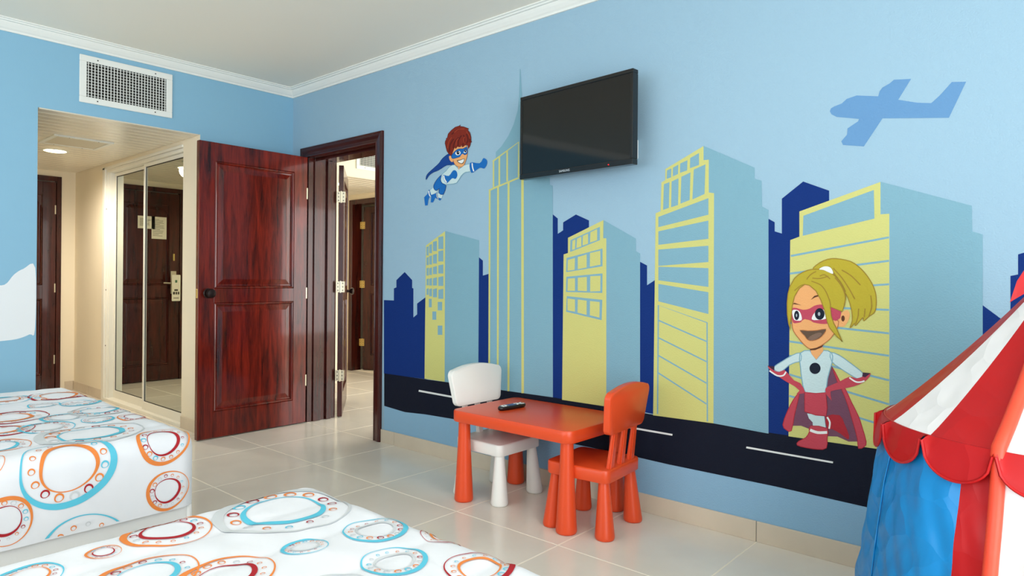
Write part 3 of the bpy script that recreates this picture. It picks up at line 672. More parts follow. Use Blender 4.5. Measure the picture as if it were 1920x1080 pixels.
paint('painted_eye', B1(spline([(372, 622), (400, 590), (450, 573), (478, 600), (470, 642), (410, 662)], 3)), MWH, 11, b); paint('painted_pupil', B1(ellipse(430, 610, 30, 38)), INKM, 12, b)
paint('painted_eye', B1(spline([(543, 602), (570, 560), (602, 572), (592, 610), (556, 617)], 3)), MWH, 11, b); paint('painted_pupil', B1(ellipse(578, 568, 20, 38)), INKM, 12, b)
for p in ((440, 600, 7, 9), (582, 562, 6, 9)): paint('eye_glint', B1(ellipse(*p, 8)), MWH, 13, b)
paint('painted_nose', B1(spline([(472, 692), (520, 633), (552, 668), (520, 692)], 3)), SKIN, 11, b)
paint('painted_mouth', B1(spline([(403, 765), (480, 752), (562, 727), (542, 815), (500, 837), (440, 817)], 2)), MOUTH, 10, b)
paint('painted_teeth', B1(spline([(425, 777), (480, 765), (552, 738), (535, 800), (500, 825), (450, 807)], 2)), MWH, 11, b)

# standing girl
RED = pm('hero_red', (186, 70, 84)); REDD = pm('hero_deep_red', (164, 44, 54)); PURP = pm('cape_lining', (112, 72, 92)); HAIRY = pm('golden_hair', (176, 160, 52)); HAIRB = pm('hair_shadow', (150, 124, 48)); PINK = pm('mask_pink', (182, 72, 92)); BROW = pm('brow_brown', (92, 58, 40))
DPURP = pm('dark_plum', (62, 44, 62))
G1, G2 = View(1480, 480, 5.683), View(1430, 650, 5.4)
b = paint('painted_girl', G2(spline([(380, 68), (480, 38), (545, 130), (618, 38), (700, 63), (710, 130), (690, 210), (660, 320), (632, 467), (540, 472), (435, 462), (400, 330), (385, 200)], 2)), SUIT, 8, label='painted blonde girl hero with pink mask and red cape')
outline('painted_outline', G2(spline([(380, 68), (480, 38), (545, 130), (618, 38), (700, 63), (710, 130), (690, 210), (660, 320), (632, 467), (540, 472), (435, 462), (400, 330), (385, 200)], 2)), 1.8, TEAL, 8.5, b)
paint('painted_cape', G2([(700, 195), (780, 340), (830, 430), (950, 680), (1050, 980), (970, 1025), (965, 960), (870, 960), (760, 910), (655, 905), (655, 830), (480, 835), (390, 800), (295, 800), (340, 640), (370, 480), (420, 400), (640, 400)]), PURP, 5, b)
paint('cape_edge', G2(spline([(372, 468), (355, 560), (322, 700), (292, 852), (240, 840), (206, 790), (250, 660), (310, 540)], 2)), RED, 6, b)
outline('painted_outline', G2(spline([(372, 468), (355, 560), (322, 700), (292, 852), (240, 840), (206, 790), (250, 660), (310, 540)], 2)), 1.3, REDD, 6.5, b)
paint('cape_edge', G2(spline([(703, 196), (780, 345), (840, 430), (900, 560), (970, 700), (1010, 820), (1050, 962), (1032, 1010), (972, 1030), (960, 930), (920, 780), (860, 580), (805, 440), (760, 360)], 2)), RED, 6, b)
outline('painted_outline', G2(spline([(703, 196), (780, 345), (840, 430), (900, 560), (970, 700), (1010, 820), (1050, 962), (1032, 1010), (972, 1030), (960, 930), (920, 780), (860, 580), (805, 440), (760, 360)], 2)), 1.3, REDD, 6.5, b)
paint('back_boot', G2(spline([(640, 705), (780, 693), (830, 780), (877, 900), (862, 937), (790, 880), (700, 832), (660, 832)], 2)), REDD, 7, b)
paint('boot_stripe', G2(stroke(curve([(655, 712), (682, 765), (675, 830)]), 17)), MWH, 8, b)
paint('painted_leg', G2([(452, 675), (520, 685), (625, 695), (642, 825), (512, 815), (508, 765), (470, 725)]), SUIT, 7, b)
paint('painted_boot', G2(spline([(488, 800), (655, 825), (655, 920), (648, 1025), (560, 1037), (440, 1020), (352, 995), (365, 958), (440, 918), (475, 860)], 2)), RED, 9, b)
outline('painted_outline', G2(spline([(488, 800), (655, 825), (655, 920), (648, 1025), (560, 1037), (440, 1020), (352, 995), (365, 958), (440, 918), (475, 860)], 2)), 1.3, REDD, 9.5, b)
paint('boot_stripe', G2(stroke(curve([(483, 842), (560, 868), (656, 866)]), 28)), MWH, 10, b)
paint('painted_arm', G2(spline([(385, 62), (300, 88), (200, 148), (130, 193), (118, 225), (150, 252), (200, 247), (270, 187), (340, 157), (390, 140)], 2)), SUIT, 9, b)
outline('painted_outline', G2(spline([(385, 62), (300, 88), (200, 148), (130, 193), (118, 225), (150, 252), (200, 247), (270, 187), (340, 157), (390, 140)], 2)), 1.6, TEAL, 9.5, b)
paint('painted_arm', G2(spline([(688, 58), (780, 88), (880, 158), (960, 218), (1017, 270), (1010, 312), (960, 322), (880, 277), (780, 212), (703, 150)], 2)), SUIT, 9, b)
outline('painted_outline', G2(spline([(688, 58), (780, 88), (880, 158), (960, 218), (1017, 270), (1010, 312), (960, 322), (880, 277), (780, 212), (703, 150)], 2)), 1.6, TEAL, 9.5, b)
paint('painted_glove', G2(spline([(53, 193), (110, 235), (170, 255), (222, 235), (260, 270), (320, 340), (385, 370), (432, 457), (380, 447), (330, 402), (240, 352), (150, 292), (80, 237)], 2)), RED, 10, b)
paint('painted_hand', G2([(343, 480), (380, 440), (434, 455), (418, 472)]), RED, 10, b)
paint('glove_lining', G2([(53, 192), (122, 200), (122, 234), (100, 228)]), DPURP, 10.5, b)
paint('glove_stripe', G2(stroke(curve([(72, 242), (150, 292), (212, 290), (240, 253)]), 15)), MWH, 11, b)
paint('painted_glove', G2(spline([(1097, 268), (1060, 332), (980, 382), (880, 412), (770, 432), (690, 452), (692, 482), (662, 502), (636, 440), (660, 405), (780, 353), (880, 303), (950, 320), (1020, 300)], 2)), RED, 10, b)
paint('painted_hand', G2([(632, 465), (690, 440), (690, 482), (702, 547), (668, 507)]), RED, 10, b)
paint('glove_lining', G2([(1017, 260), (1096, 267), (1040, 310), (1010, 300)]), DPURP, 10.5, b)
paint('glove_stripe', G2(stroke(curve([(880, 312), (940, 352), (990, 358), (1034, 345)]), 15)), MWH, 11, b)
paint('painted_skirt', G2([(428, 458), (540, 472), (641, 463), (656, 620), (645, 702), (540, 692), (428, 655)]), RED, 9, b)
outline('painted_outline', G2([(428, 458), (540, 472), (641, 463), (656, 620), (645, 702), (540, 692), (428, 655)]), 1.3, REDD, 9.5, b)
paint('chest_emblem', G2(ellipse(533, 219, 56, 57, 28)), INKM, 10, b)
paint('painted_neck', G1([(220, 975), (355, 945), (365, 1012), (290, 1103), (240, 1045)]), SKIN, 10, b)
paint('painted_face', G1(spline([(25, 560), (40, 470), (75, 390), (130, 320), (200, 300), (280, 340), (340, 440), (400, 520), (460, 640), (530, 700), (500, 790), (470, 840), (430, 890), (370, 935), (300, 977), (230, 990), (170, 952), (100, 872), (50, 802), (33, 720)], 2)), SKIN, 11, b)
outline('painted_outline', G1(spline([(25, 560), (40, 470), (75, 390), (130, 320), (200, 300), (280, 340), (340, 440), (400, 520), (460, 640), (530, 700), (500, 790), (470, 840), (430, 890), (370, 935), (300, 977), (230, 990), (170, 952), (100, 872), (50, 802), (33, 720)], 2)), 1.6, OSKIN, 11.5, b)
paint('chin_shadow', G1([(222, 990), (300, 975), (372, 942), (350, 972), (280, 1001), (226, 1004)]), BROW, 12, b)
pt = paint('painted_ponytail', G1(spline([(252, 147), (330, 70), (450, 28), (600, 43), (700, 83), (800, 173), (880, 288), (922, 400), (928, 520), (908, 602), (855, 640), (795, 692), (785, 655), (708, 742), (700, 715), (648, 767), (672, 690), (668, 590), (640, 480), (605, 405), (540, 330), (470, 220), (400, 160)], 3)), HAIRY, 7, b)
outline('painted_outline', G1(spline([(252, 147), (330, 70), (450, 28), (600, 43), (700, 83), (800, 173), (880, 288), (922, 400), (928, 520), (908, 602), (855, 640), (795, 692), (785, 655), (708, 742), (700, 715), (648, 767), (672, 690), (668, 590), (640, 480), (605, 405), (540, 330), (470, 220), (400, 160)], 3)), 1.7, HAIRB, 8.5, b)
for s in (((470, 130), (560, 230), (640, 350), (700, 460)), ((560, 150), (660, 210), (760, 310)), ((740, 560), (735, 640), (710, 720)), ((810, 560), (800, 650)), ((870, 420), (880, 540), (850, 640)), ((420, 110), (480, 190), (560, 300), (600, 380))): paint('hair_strand', G1(stroke(curve(list(s)), 13)), HAIRB, 8, b)
paint('painted_ear', G1(spline([(523, 742), (530, 650), (570, 595), (622, 578), (647, 620), (630, 690), (590, 747), (550, 752)], 3)), SKIN, 9, b); paint('ear_shade', G1(ellipse(575, 665, 19, 32, 14)), BROW, 10, b)
paint('painted_mask', G1(spline([(28, 558), (80, 553), (150, 573), (220, 560), (270, 530), (330, 517), (378, 530), (390, 600), (412, 700), (402, 722), (340, 722), (260, 707), (235, 690), (180, 675), (140, 700), (60, 717), (38, 690), (33, 620)], 2)), PINK, 13, b)
paint('painted_mask', G1([(442, 543), (557, 593), (547, 660), (500, 692), (463, 680), (446, 620)]), PINK, 13, b)
paint('painted_nose', G1(spline([(133, 702), (150, 682), (180, 674), (237, 712), (180, 728)], 3)), SKIN, 14, b)
paint('painted_eye', G1(spline([(36, 582), (90, 576), (125, 610), (136, 682), (70, 686), (47, 660)], 3)), MWH, 14, b); paint('painted_eye', G1(spline([(246, 677), (262, 620), (310, 575), (360, 568), (386, 600), (401, 662), (330, 680)], 3)), MWH, 14, b)
paint('painted_pupil', G1(ellipse(83, 632, 27, 50)), INKM, 15, b); paint('painted_pupil', G1(ellipse(328, 617, 52, 62)), INKM, 15, b)
paint('eye_glint', G1(ellipse(82, 632, 8, 18, 10)), GREY, 16, b); paint('eye_glint', G1(ellipse(322, 617, 14, 21, 10)), GREY, 16, b)
paint('painted_brow', G1([(233, 466), (270, 425), (327, 410), (322, 428), (275, 442)]), BROW, 14, b); paint('painted_brow', G1([(26, 517), (60, 498), (137, 526), (90, 517), (55, 513)]), BROW, 14, b)
paint('painted_mouth', G1(spline([(116, 790), (200, 796), (300, 791), (395, 777), (372, 830), (320, 880), (250, 902), (200, 892), (168, 850)], 2)), MOUTH, 13, b); paint('painted_tongue', G1(spline([(200, 880), (250, 840), (320, 815), (352, 832), (300, 880), (240, 899)], 2)), TONG, 14, b)
outline('painted_outline', G1(spline([(116, 790), (200, 796), (300, 791), (395, 777), (372, 830), (320, 880), (250, 902), (200, 892), (168, 850)], 2)), 1.3, OSKIN, 14.5, b)
paint('painted_hair', G1([(18, 792), (-2, 720), (-16, 620), (-18, 500), (-8, 400), (12, 325), (60, 240), (100, 203), (150, 173), (200, 153), (250, 143), (300, 141), (350, 145), (400, 157), (450, 180), (495, 218), (530, 260), (560, 305), (582, 350), (600, 400), (604, 450), (592, 520), (567, 590), (442, 541), (450, 640), (475, 710), (505, 770), (568, 912), (520, 865), (480, 822), (432, 760), (410, 700), (395, 640), (375, 560), (340, 465), (290, 372), (220, 312), (170, 302), (110, 345), (60, 430), (38, 520), (24, 640), (14, 720)]), HAIRY, 16, b)
outline('painted_outline', G1([(18, 792), (-2, 720), (-16, 620), (-18, 500), (-8, 400), (12, 325), (60, 240), (100, 203), (150, 173), (200, 153), (250, 143), (300, 141), (350, 145), (400, 157), (450, 180), (495, 218), (530, 260), (560, 305), (582, 350), (600, 400), (604, 450), (592, 520), (567, 590), (442, 541), (450, 640), (475, 710), (505, 770), (568, 912), (520, 865), (480, 822), (432, 760), (410, 700), (395, 640), (375, 560), (340, 465), (290, 372), (220, 312), (170, 302), (110, 345), (60, 430), (38, 520), (24, 640), (14, 720)]), 1.7, HAIRB, 16.5, b)
for s in (((175, 300), (120, 320), (60, 370)), ((190, 250), (230, 200), (290, 165)), ((240, 268), (340, 310), (400, 390), (440, 500), (440, 560)), ((250, 235), (330, 240), (420, 215)), ((330, 215), (380, 200), (440, 245)), ((590, 520), (600, 430), (560, 320), (490, 230))): paint('hair_strand', G1(stroke(curve(list(s)), 11)), HAIRB, 17, b)
paint('hair_tie', G1(spline([(322, 142), (370, 113), (430, 116), (463, 150), (470, 190), (420, 172), (370, 150)], 3)), MWH, 17, b)

# cloud on the left wall
cpx = spline([(66, 502), (44, 504), (26, 515), (8, 534), (-20, 530), (-70, 505), (-130, 520), (-150, 570), (-120, 625), (-60, 650), (-10, 641), (30, 636), (55, 627), (65.5, 618)], 4)
cv = [(0.0006, min(px_left(a, c)[0], OY0 - .001), px_left(a, c)[1]) for a, c in cpx]
obj('painted_cloud', pydata(cv, [tuple(range(len(cv)))]), mat('cloud_paint', (222, 226, 228), .6, .3, bump=(150, .08, .003)), wl)['label'] = 'white painted cloud'

# ------------------------------------------------------------------ television
TVL, TVR = Vector((2.625, -.13)), Vector((3.393, -.185))
tw = (TVR - TVL).length; th = .468; ta = math.atan2(TVR.y - TVL.y, TVR.x - TVL.x)
tv = thing('television', 'black flat television mounted on the mural wall', 'television', ((TVL.x + TVR.x) / 2, (TVL.y + TVR.y) / 2, 1.987), ta)
bz = .02
for lo, hi in (((-tw / 2, 0, th / 2 - bz), (tw / 2, .045, th / 2)), ((-tw / 2, 0, -th / 2), (tw / 2, .045, -th / 2 + bz + .008)), ((-tw / 2, 0, -th / 2 + bz + .008), (-tw / 2 + bz * .8, .045, th / 2 - bz)), ((tw / 2 - bz * .8, 0, -th / 2 + bz + .008), (tw / 2, .045, th / 2 - bz))):
    obj('bezel', box(lo, hi, .003), BLACKP, tv)
obj('screen', box((-tw / 2 + bz * .7, .004, -th / 2 + bz), (tw / 2 - bz * .7, .04, th / 2 - bz * .9)), SCREEN, tv)
obj('back_shell', box((-tw * .36, .04, -th * .36), (tw * .36, .075, th * .36), .012), BLACKP, tv)
obj('standby_light', lathe([(.002, -.002), (.002, .004)], 10), mat('red_led', (255, 30, 30), .4, emit=((255, 20, 20), 2.5)), tv, (tw * .315, -.0008, -th / 2 + .012)).rotation_euler = (radians(90), 0, 0)
fc = bpy.data.curves.new('logo', 'FONT'); fc.body = 'SAMSUNG'; fc.size = .0165; fc.align_x = 'CENTER'; fc.align_y = 'CENTER'; fc.extrude = .0004
fo = bpy.data.objects.new('tmp_logo', fc); COL.objects.link(fo)
lm = bpy.data.meshes.new_from_object(fo.evaluated_get(bpy.context.evaluated_depsgraph_get())); bpy.data.objects.remove(fo); bpy.data.curves.remove(fc)
lo_ = obj('brand_lettering', lm, mat('silver_print', (215, 218, 220), .3, .5, .5), tv, (-.05, -.0006, -th / 2 + .014)); lo_.rotation_euler = (radians(90), 0, 0)
obj('wall_bracket', boxes([((-.12, .075, -.12), (.12, .10, .12)), ((-.02, .09, -.02), (.02, .15, .02))]), BRONZE, tv)
ob = thing('outlet_box', 'small white plastic cable outlet behind the television edge', 'outlet', (3.285, 0, 1.86))
obj('outlet_body', box((-.035, -.035, -.05), (.035, 0, .05), .006), WHITEP, ob)
obj('outlet_cover', box((-.028, -.038, -.04), (.028, -.034, .04), .002), WHITEP, ob)

# ------------------------------------------------------------------ table, chairs, remote
TZ = .49
tb = thing('kids_table', 'orange-red plastic children table standing against the mural wall', 'table', (2.905, -.287, 0))
obj('tabletop', slab(rrect(.785, .535, .05, 8), [(.012, TZ - .058), (.004, TZ - .06), (0, TZ - .056), (0, TZ - .008), (.003, TZ - .002), (.010, TZ)]), ORANGE, tb, smooth=45)
legp = [(.040, .004), (.046, .006), (.050, .013), (.0505, .02), (.0475, .06), (.0425, .15), (.037, .25), (.033, .34), (.030, TZ - .05)]
lgm = lathe(legp, 32)
for sx in (-1, 1):
    for sy in (-1, 1): obj('leg', lgm, ORANGE, tb, (sx * .338, sy * .212, 0), smooth=45)
def chair(name, label, loc, rz, m):
    c = thing(name, label, 'chair', loc, rz, 'plastic chairs at the kids table')        # back toward -x
    obj('seat', slab(rrect(.335, .345, .035, 6), [(.01, .262), (.003, .260), (0, .264), (0, .312), (.003, .318), (.009, .32)]), m, c, smooth=45)
    lp = [(.036, .004), (.042, .006), (.0455, .013), (.046, .02), (.043, .05), (.038, .11), (.033, .17), (.028, .23), (.025, .265)]
    for sx in (-1, 1):
        for sy in (-1, 1):
            n = 24; v, f = [], []
            for r, z in lp:
                k = (1 - z / .265) * .014
                for i in range(n): v.append((sx * (.128 + k) + r * cos(2 * pi * i / n), sy * (.132 + k) + r * sin(2 * pi * i / n), z))
            for k in range(len(lp) - 1):
                for i in range(n):
                    j = (i + 1) % n; f.append((k * n + i, k * n + j, (k + 1) * n + j, (k + 1) * n + i))
            f.append(tuple(range(n))[::-1])
            obj('leg', pydata(v, f), m, c, smooth=45)
    # three slats leaning back
    for yy in (-.105, 0, .105):
        w0, w1 = .021, .019
        bm = bmesh.new()
        V = [bm.verts.new(p) for p in ((-.156, yy - w0, .31), (-.130, yy - w0, .31), (-.130, yy + w0, .31), (-.156, yy + w0, .31), (-.180, yy * .95 - w1, .54), (-.164, yy * .95 - w1, .54), (-.164, yy * .95 + w1, .54), (-.180, yy * .95 + w1, .54))]
        for q in ((0, 3, 2, 1), (4, 5, 6, 7), (0, 1, 5, 4), (1, 2, 6, 5), (2, 3, 7, 6), (3, 0, 4, 7)): bm.faces.new([V[i] for i in q])
        bmesh.ops.bevel(bm, geom=bm.edges[:], offset=.006, segments=2, affect='EDGES')
        obj('back_slat', tomesh(bm), m, c, smooth=40)
    # backrest board: rounded, wider and arched at the top
    out = []
    def corner(cx, cz, r, a0):
        for i in range(7):
            a = radians(a0 + 90 * i / 6); out.append((cx + r * cos(a), cz + r * sin(a)))
    corner(.205 - .035, .685 - .038, .035, 0)
    for i in range(1, 8):
        u = i / 8; out.append((.17 - .34 * u, .682 + .022 * (1 - (2 * u - 1) ** 2)))
    corner(-.205 + .035, .685 - .038, .035, 90); corner(-.185 + .035, .485 + .03, .033, 180); corner(.185 - .035, .485 + .03, .033, 270)
    n = len(out); v, f = [], []
    cxm, czm = 0, .59
    for ins, d in ((.006, -.019), (0, -.014), (0, .014), (.006, .019)):
        for a, z in out:
            s = 1 - ins / .18
            y_, zz = cxm + (a - cxm) * s, czm + (z - czm) * s
            bow = .16 * y_ * y_
            v.append((-.176 + d - (zz - .59) * .12 + bow * .5, y_, zz))
    for k in range(3):
        for i in range(n):
            j = (i + 1) % n; f.append((k * n + i, k * n + j, (k + 1) * n + j, (k + 1) * n + i))
    f.append(tuple(range(n))[::-1]); f.append(tuple(range(3 * n, 4 * n)))
    bm = bmesh.new(); me = pydata(v, f); bm.from_mesh(me)
    obj('backrest', tomesh(bm), m, c, smooth=40)
    return c
chair('kids_chair', 'white plastic children chair with three back slats at the table', (2.615, -.28, 0), 0, WHITEP)
chair('kids_chair', 'orange-red plastic children chair with three back slats at the table', (3.265, -.31, 0), radians(185), ORANGE)

rm = thing('remote_control', 'black television remote lying on the orange table', 'remote', (2.742, -.315, TZ), radians(84))
ol = []
for i in range(40):
    a = 2 * pi * i / 40; ol.append((.095 * math.copysign(abs(cos(a)) ** .55, cos(a)), .024 * math.copysign(abs(sin(a)) ** .7, sin(a))))
obj('remote_body', slab(ol, [(.008, .0), (.002, .005), (0, .012), (.001, .018), (.004, .0215)]), mat('remote_black', (16, 16, 18), .35), rm, smooth=50)
bmN = box((-.0055, -.0048, 0), (.0055, .0048, .003), .001, 1); bW = mat('button_white', (220, 226, 226), .5); bB = mat('button_blue', (70, 96, 140), .5); bD = mat('button_grey', (120, 126, 130), .5)
bmB, bmD = bmN.copy(), bmN.copy()
for i in range(11):
    for j in (-1, 0, 1):
        mm, me = ((bB, bmB) if 3 <= i <= 6 else (bD, bmD) if (i + j) % 3 == 1 else (bW, bmN))
        obj('button', me, mm, rm, (-.072 + i * .0145, j * .0125, .021))

# ------------------------------------------------------------------ beds
def bed(label, x0, x1, y0, y1, zt, hem, rings, seed):
    """quilted mattress cover as a rounded box over a white base; y1 is the foot end"""
    r = .07
    root = thing('bed', label, 'bed', ((x0 + x1) / 2, (y0 + y1) / 2, 0), group='twin beds in the room')
    ox, oy = root.location.x, root.location.y
    ix0, ix1, iy0, iy1 = x0 + r, x1 - r, y0 + r, y1 - r
    def relief(x, y):      # quilting channels along y plus soft creases
        q = ((x - x0) % .21) / .21
        h = -.0035 * math.exp(-((min(q, 1 - q)) * .21 / .022) ** 2) + .002 * sin(pi * q)
        h += .004 * noise.noise(Vector((x * 5 + seed, y * 2.2, 0))) + .0035 * noise.noise(Vector((x * 14 + y * 9, y * 11 - x * 4, seed)))
        return h
    def side_relief(u, z):
        return .004 * noise.noise(Vector((u * 6, z * 5, seed + 3))) + .004 * noise.noise(Vector((u * 15 + z * 10, z * 8, seed)))
    def S(s, t, off=0.0):
        """point of the cover for unfolded coordinates (s across, t along), with a normal offset"""
        nx = ny = 0; e = 0; x, y = s, t
        if s > ix1: nx, e, x = 1, s - ix1, ix1
        elif s < ix0: nx, e, x = -1, ix0 - s, ix0
        if t > iy1 and (t - iy1) > e: ny, nx, e, y = 1, 0, t - iy1, iy1; x = min(max(s, ix0), ix1)
        if e <= 0:
            return Vector((x, y, zt + relief(x, y) + off))
        if e < r * pi / 2:
            a = e / r; fade = cos(a)
            d = r + off + relief(x, y) * fade
            return Vector((x + nx * d * sin(a), y + ny * d * sin(a), zt - r + d * cos(a)))
        z = zt - r - (e - r * pi / 2); u = y if nx else x
        d = r + off + side_relief(u, z) * min(1, (zt - r - z) / .05)
        return Vector((x + nx * d, y + ny * d, z))
    # mesh: top grid + perimeter band
    v, f = [], []
    NXg, NYg = 170, 170
    for j in range(NYg + 1):
        for i in range(NXg + 1):
            p = S(ix0 + (ix1 - ix0) * i / NXg, iy0 + (iy1 - iy0) * j / NYg); v.append((p.x - ox, p.y - oy, p.z))
    idx = lambda i, j: j * (NXg + 1) + i
    for j in range(NYg):
        for i in range(NXg): f.append((idx(i, j), idx(i + 1, j), idx(i + 1, j + 1), idx(i, j + 1)))
    loop = [(idx(i, 0), 0, -1) for i in range(NXg + 1)]
    C = []
    def side(ids, nx, ny): return [(k, Vector((nx, ny, 0))) for k in ids]
    seq = side([idx(i, 0) for i in range(NXg + 1)], 0, -1)
    def corn(k, a0): return [(k, Vector((cos(radians(a0 + 90 * q / 6)), sin(radians(a0 + 90 * q / 6)), 0))) for q in range(1, 6)]
    seq += corn(idx(NXg, 0), -90) + side([idx(NXg, j) for j in range(NYg + 1)], 1, 0) + corn(idx(NXg, NYg), 0)
    seq += side([idx(i, NYg) for i in range(NXg, -1, -1)], 0, 1) + corn(idx(0, NYg), 90) + side([idx(0, j) for j in range(NYg, -1, -1)], -1, 0) + corn(idx(0, 0), 180)
    arc = [(r * sin(pi / 2 * k / 7), zt - r + r * cos(pi / 2 * k / 7)) for k in range(1, 8)]
    down = [(r, zt - r - (zt - r - hem) * k / 10) for k in range(1, 11)]
    n = len(seq); base = len(v); prof = arc + down
    for q, (d, z) in enumerate(prof):
        for k, nv in seq:
            p0 = v[k]; wx, wy = p0[0] + ox, p0[1] + oy
            rel = relief(wx, wy)
            if q < 7:
                a = pi / 2 * (q + 1) / 7; rr = r + rel * cos(a); dd, zz = rr * sin(a), zt - r + rr * cos(a)
            else:
                u = wy if abs(nv.x) > .99 else wx
                dd, zz = r + (side_relief(u, z) * min(1, (zt - r - z) / .05) if max(abs(nv.x), abs(nv.y)) > .99 else 0), z
            v.append((p0[0] + nv.x * dd, p0[1] + nv.y * dd, zz))
    for q in range(len(prof)):
        for k in range(n):
            j = (k + 1) % n
            a, b = (seq[k][0], seq[j][0]) if q == 0 else (base + (q - 1) * n + k, base + (q - 1) * n + j)
            c, d = base + q * n + j, base + q * n + k
            if a == b: f.append((a, c, d)) if c != d else None
            else: f.append((a, d, c, b)[::-1] if False else (b, a, d, c))
    me = pydata(v, f); me.validate()
    bm = bmesh.new(); bm.from_mesh(me); me = tomesh(bm)
    q = obj('quilt', me, QUILT, root, smooth=70)
    # printed rings following the cover
    random.seed(seed)
    for (cx, cy, R_, oc, ic, ph, style) in rings:
        vs, fs, ms = [], [], []; mats = [PTURQ, PORAN, PRED, PGREY]; mi = {'t': 0, 'o': 1, 'r': 2, 'g': 3}
        def band(c0, r0, c1, r1, col, seg, layer):
            b0 = len(vs)
            for i in range(seg):
                a = 2 * pi * i / seg; wob = 1 + .03 * sin(3 * a + ph) + .02 * sin(2 * a - ph)
                for w in (0, .5, 1):
                    x = (c0[0] + r0 * wob * cos(a)) * (1 - w) + (c1[0] + r1 * wob * cos(a)) * w
                    y = (c0[1] + r0 * wob * sin(a)) * (1 - w) + (c1[1] + r1 * wob * sin(a)) * w
                    ok = True
                    p = S(x, y, layer); vs.append((p.x - ox, p.y - oy, p.z))
            for i in range(seg):
                j = (i + 1) % seg
                for w in (0, 1):
                    q4 = (b0 + i * 3 + w, b0 + j * 3 + w, b0 + j * 3 + w + 1, b0 + i * 3 + w + 1)
                    if min(vs[k][2] for k in q4) > hem + .002: fs.append(q4); ms.append(mi[col])
        wo, wi = R_ * .17, R_ * .13
        e1 = (cos(ph) * wo * .42, sin(ph) * wo * .42); Ri = R_ * .62; e2 = (cos(ph + 2.2) * wi * .4, sin(ph + 2.2) * wi * .4)
        band((cx, cy), R_, (cx + e1[0], cy + e1[1]), R_ - wo * .58, oc, 96, .0022)
        band((cx, cy), Ri, (cx + e2[0], cy + e2[1]), Ri - wi * .58, ic, 80, .0022)
        nb = 15
        for k in range(nb):
            a = ph + 2 * pi * k / nb; rm_ = R_ * .745; br = R_ * (.080 + .026 * cos(a - ph - 2.6)); 
            band((cx + rm_ * cos(a), cy + rm_ * sin(a)), br, (cx + rm_ * cos(a) + br * .15, cy + rm_ * sin(a)), br * .70, random.choice('torgoro'), 14, .0021)
        me = pydata(vs, fs)
        for m_ in mats: me.materials.append(m_)
        me.polygons.foreach_set('material_index', ms)
        obj('printed_ring', me, None, q, smooth=60)
    # base under the cover
    b = obj('bed_base', box((x0 + .02 - ox, y0 + .02 - oy, .10), (x1 - .02 - ox, y1 - .02 - oy, hem + .06), .03, 4), SHEET, root, smooth=40)
    obj('base_fold', tube([(x1 - .03 - ox, y1 - .021 - oy, .12), (x1 - .026 - ox, y1 - .026 - oy, hem)], .012, 8), SHEET, root, smooth=40)
    for sx in (x0 + .12, x1 - .12):
        for sy in (y0 + .15, y1 - .15): obj('leg', lathe([(.022, .004), (.028, .10)], 16), BRONZE, root, (sx - ox, sy - oy, 0))
    return root
R1 = [(2.32, -2.244, .155, 't', 'o', 3.9, 0), (2.06, -2.10, .185, 'g', 't', 1.5, 0), (2.29, -1.915, .098, 'o', 'r', 2.4, 0), (2.492, -1.905, .080, 'o', 'r', 2.0, 0), (2.474, -2.436, .085, 'o', 'r', .2, 0), (2.66, -2.20, .150, 't', 'o', 3.0, 0),
      (2.25, -2.50, .075, 'o', 'r', 1.2, 0), (2.04, -2.40, .100, 'o', 't', 1.3, 0), (1.473, -2.25, .15, 'r', 'o', 1.2, 0), (1.749, -2.33, .11, 'r', 'o', 1.6, 0), (1.807, -2.19, .10, 't', 'g', .8, 0), (1.629, -2.08, .09, 't', 'g', 1.0, 0),
      (1.794, -2.0, .065, 't', 'g', 3.6, 0), (1.555, -1.915, .13, 'g', 't', 2.5, 0), (1.30, -1.925, .09, 't', 'g', 3.4, 0), (1.229, -2.06, .068, 't', 'g', 3.0, 0), (.97, -1.93, .14, 'r', 'o', 3.3, 0), (.93, -2.16, .12, 't', 'o', .4, 0), (1.83, -1.862, .072, 'o', 'r', 3.2, 0), (1.16, -2.38, .14, 't', 'o', 2, 0),
      (1.5, -2.65, .16, 'o', 'r', 2, 0), (2.0, -2.75, .17, 't', 'o', 1, 0), (1.1, -2.9, .15, 'r', 'o', 4, 0), (1.75, -3.2, .17, 'g', 't', 3, 0), (2.45, -2.75, .14, 'o', 'r', 3, 0)]
R2 = [(3.44, -2.057, .172, 'g', 't', .4, 0), (3.36, -2.325, .10, 'o', 'r', .6, 0), (3.695, -2.152, .053, 't', 'g', .5, 0), (3.731, -1.975, .083, 't', 'g', 3.3, 0), (3.912, -2.061, .076, 't', 'g', 3.2, 0), (4.076, -1.958, .080, 'r', 'o', 3.4, 0), (3.87, -1.87, .062, 'r', 'o', 4.4, 0),
      (3.585, -2.453, .098, 'o', 't', 1.7, 0), (3.707, -2.343, .098, 'o', 'r', 1.6, 0), (3.93, -2.24, .085, 'g', 't', 1.5, 0), (3.384, -2.475, .036, 'o', 'r', .8, 0), (3.40, -2.62, .062, 't', 'o', .6, 0), (4.3, -2.15, .10, 'o', 't', 1.6, 0), (4.2, -2.5, .15, 't', 'o', 1, 0), (3.8, -2.75, .16, 'r', 'o', 3, 0), (4.4, -2.9, .15, 'g', 't', 2, 0), (3.6, -3.2, .15, 'o', 'r', 2, 0)]
bed('far bed in ring-print quilt, nearest the blue wall', .62, 2.30, -3.9, -1.785, .55, .245, R1, 3)
bed('near bed in ring-print quilt, beside the kids table', 3.245, 4.84, -3.9, -1.85, .55, .245, R2, 9)

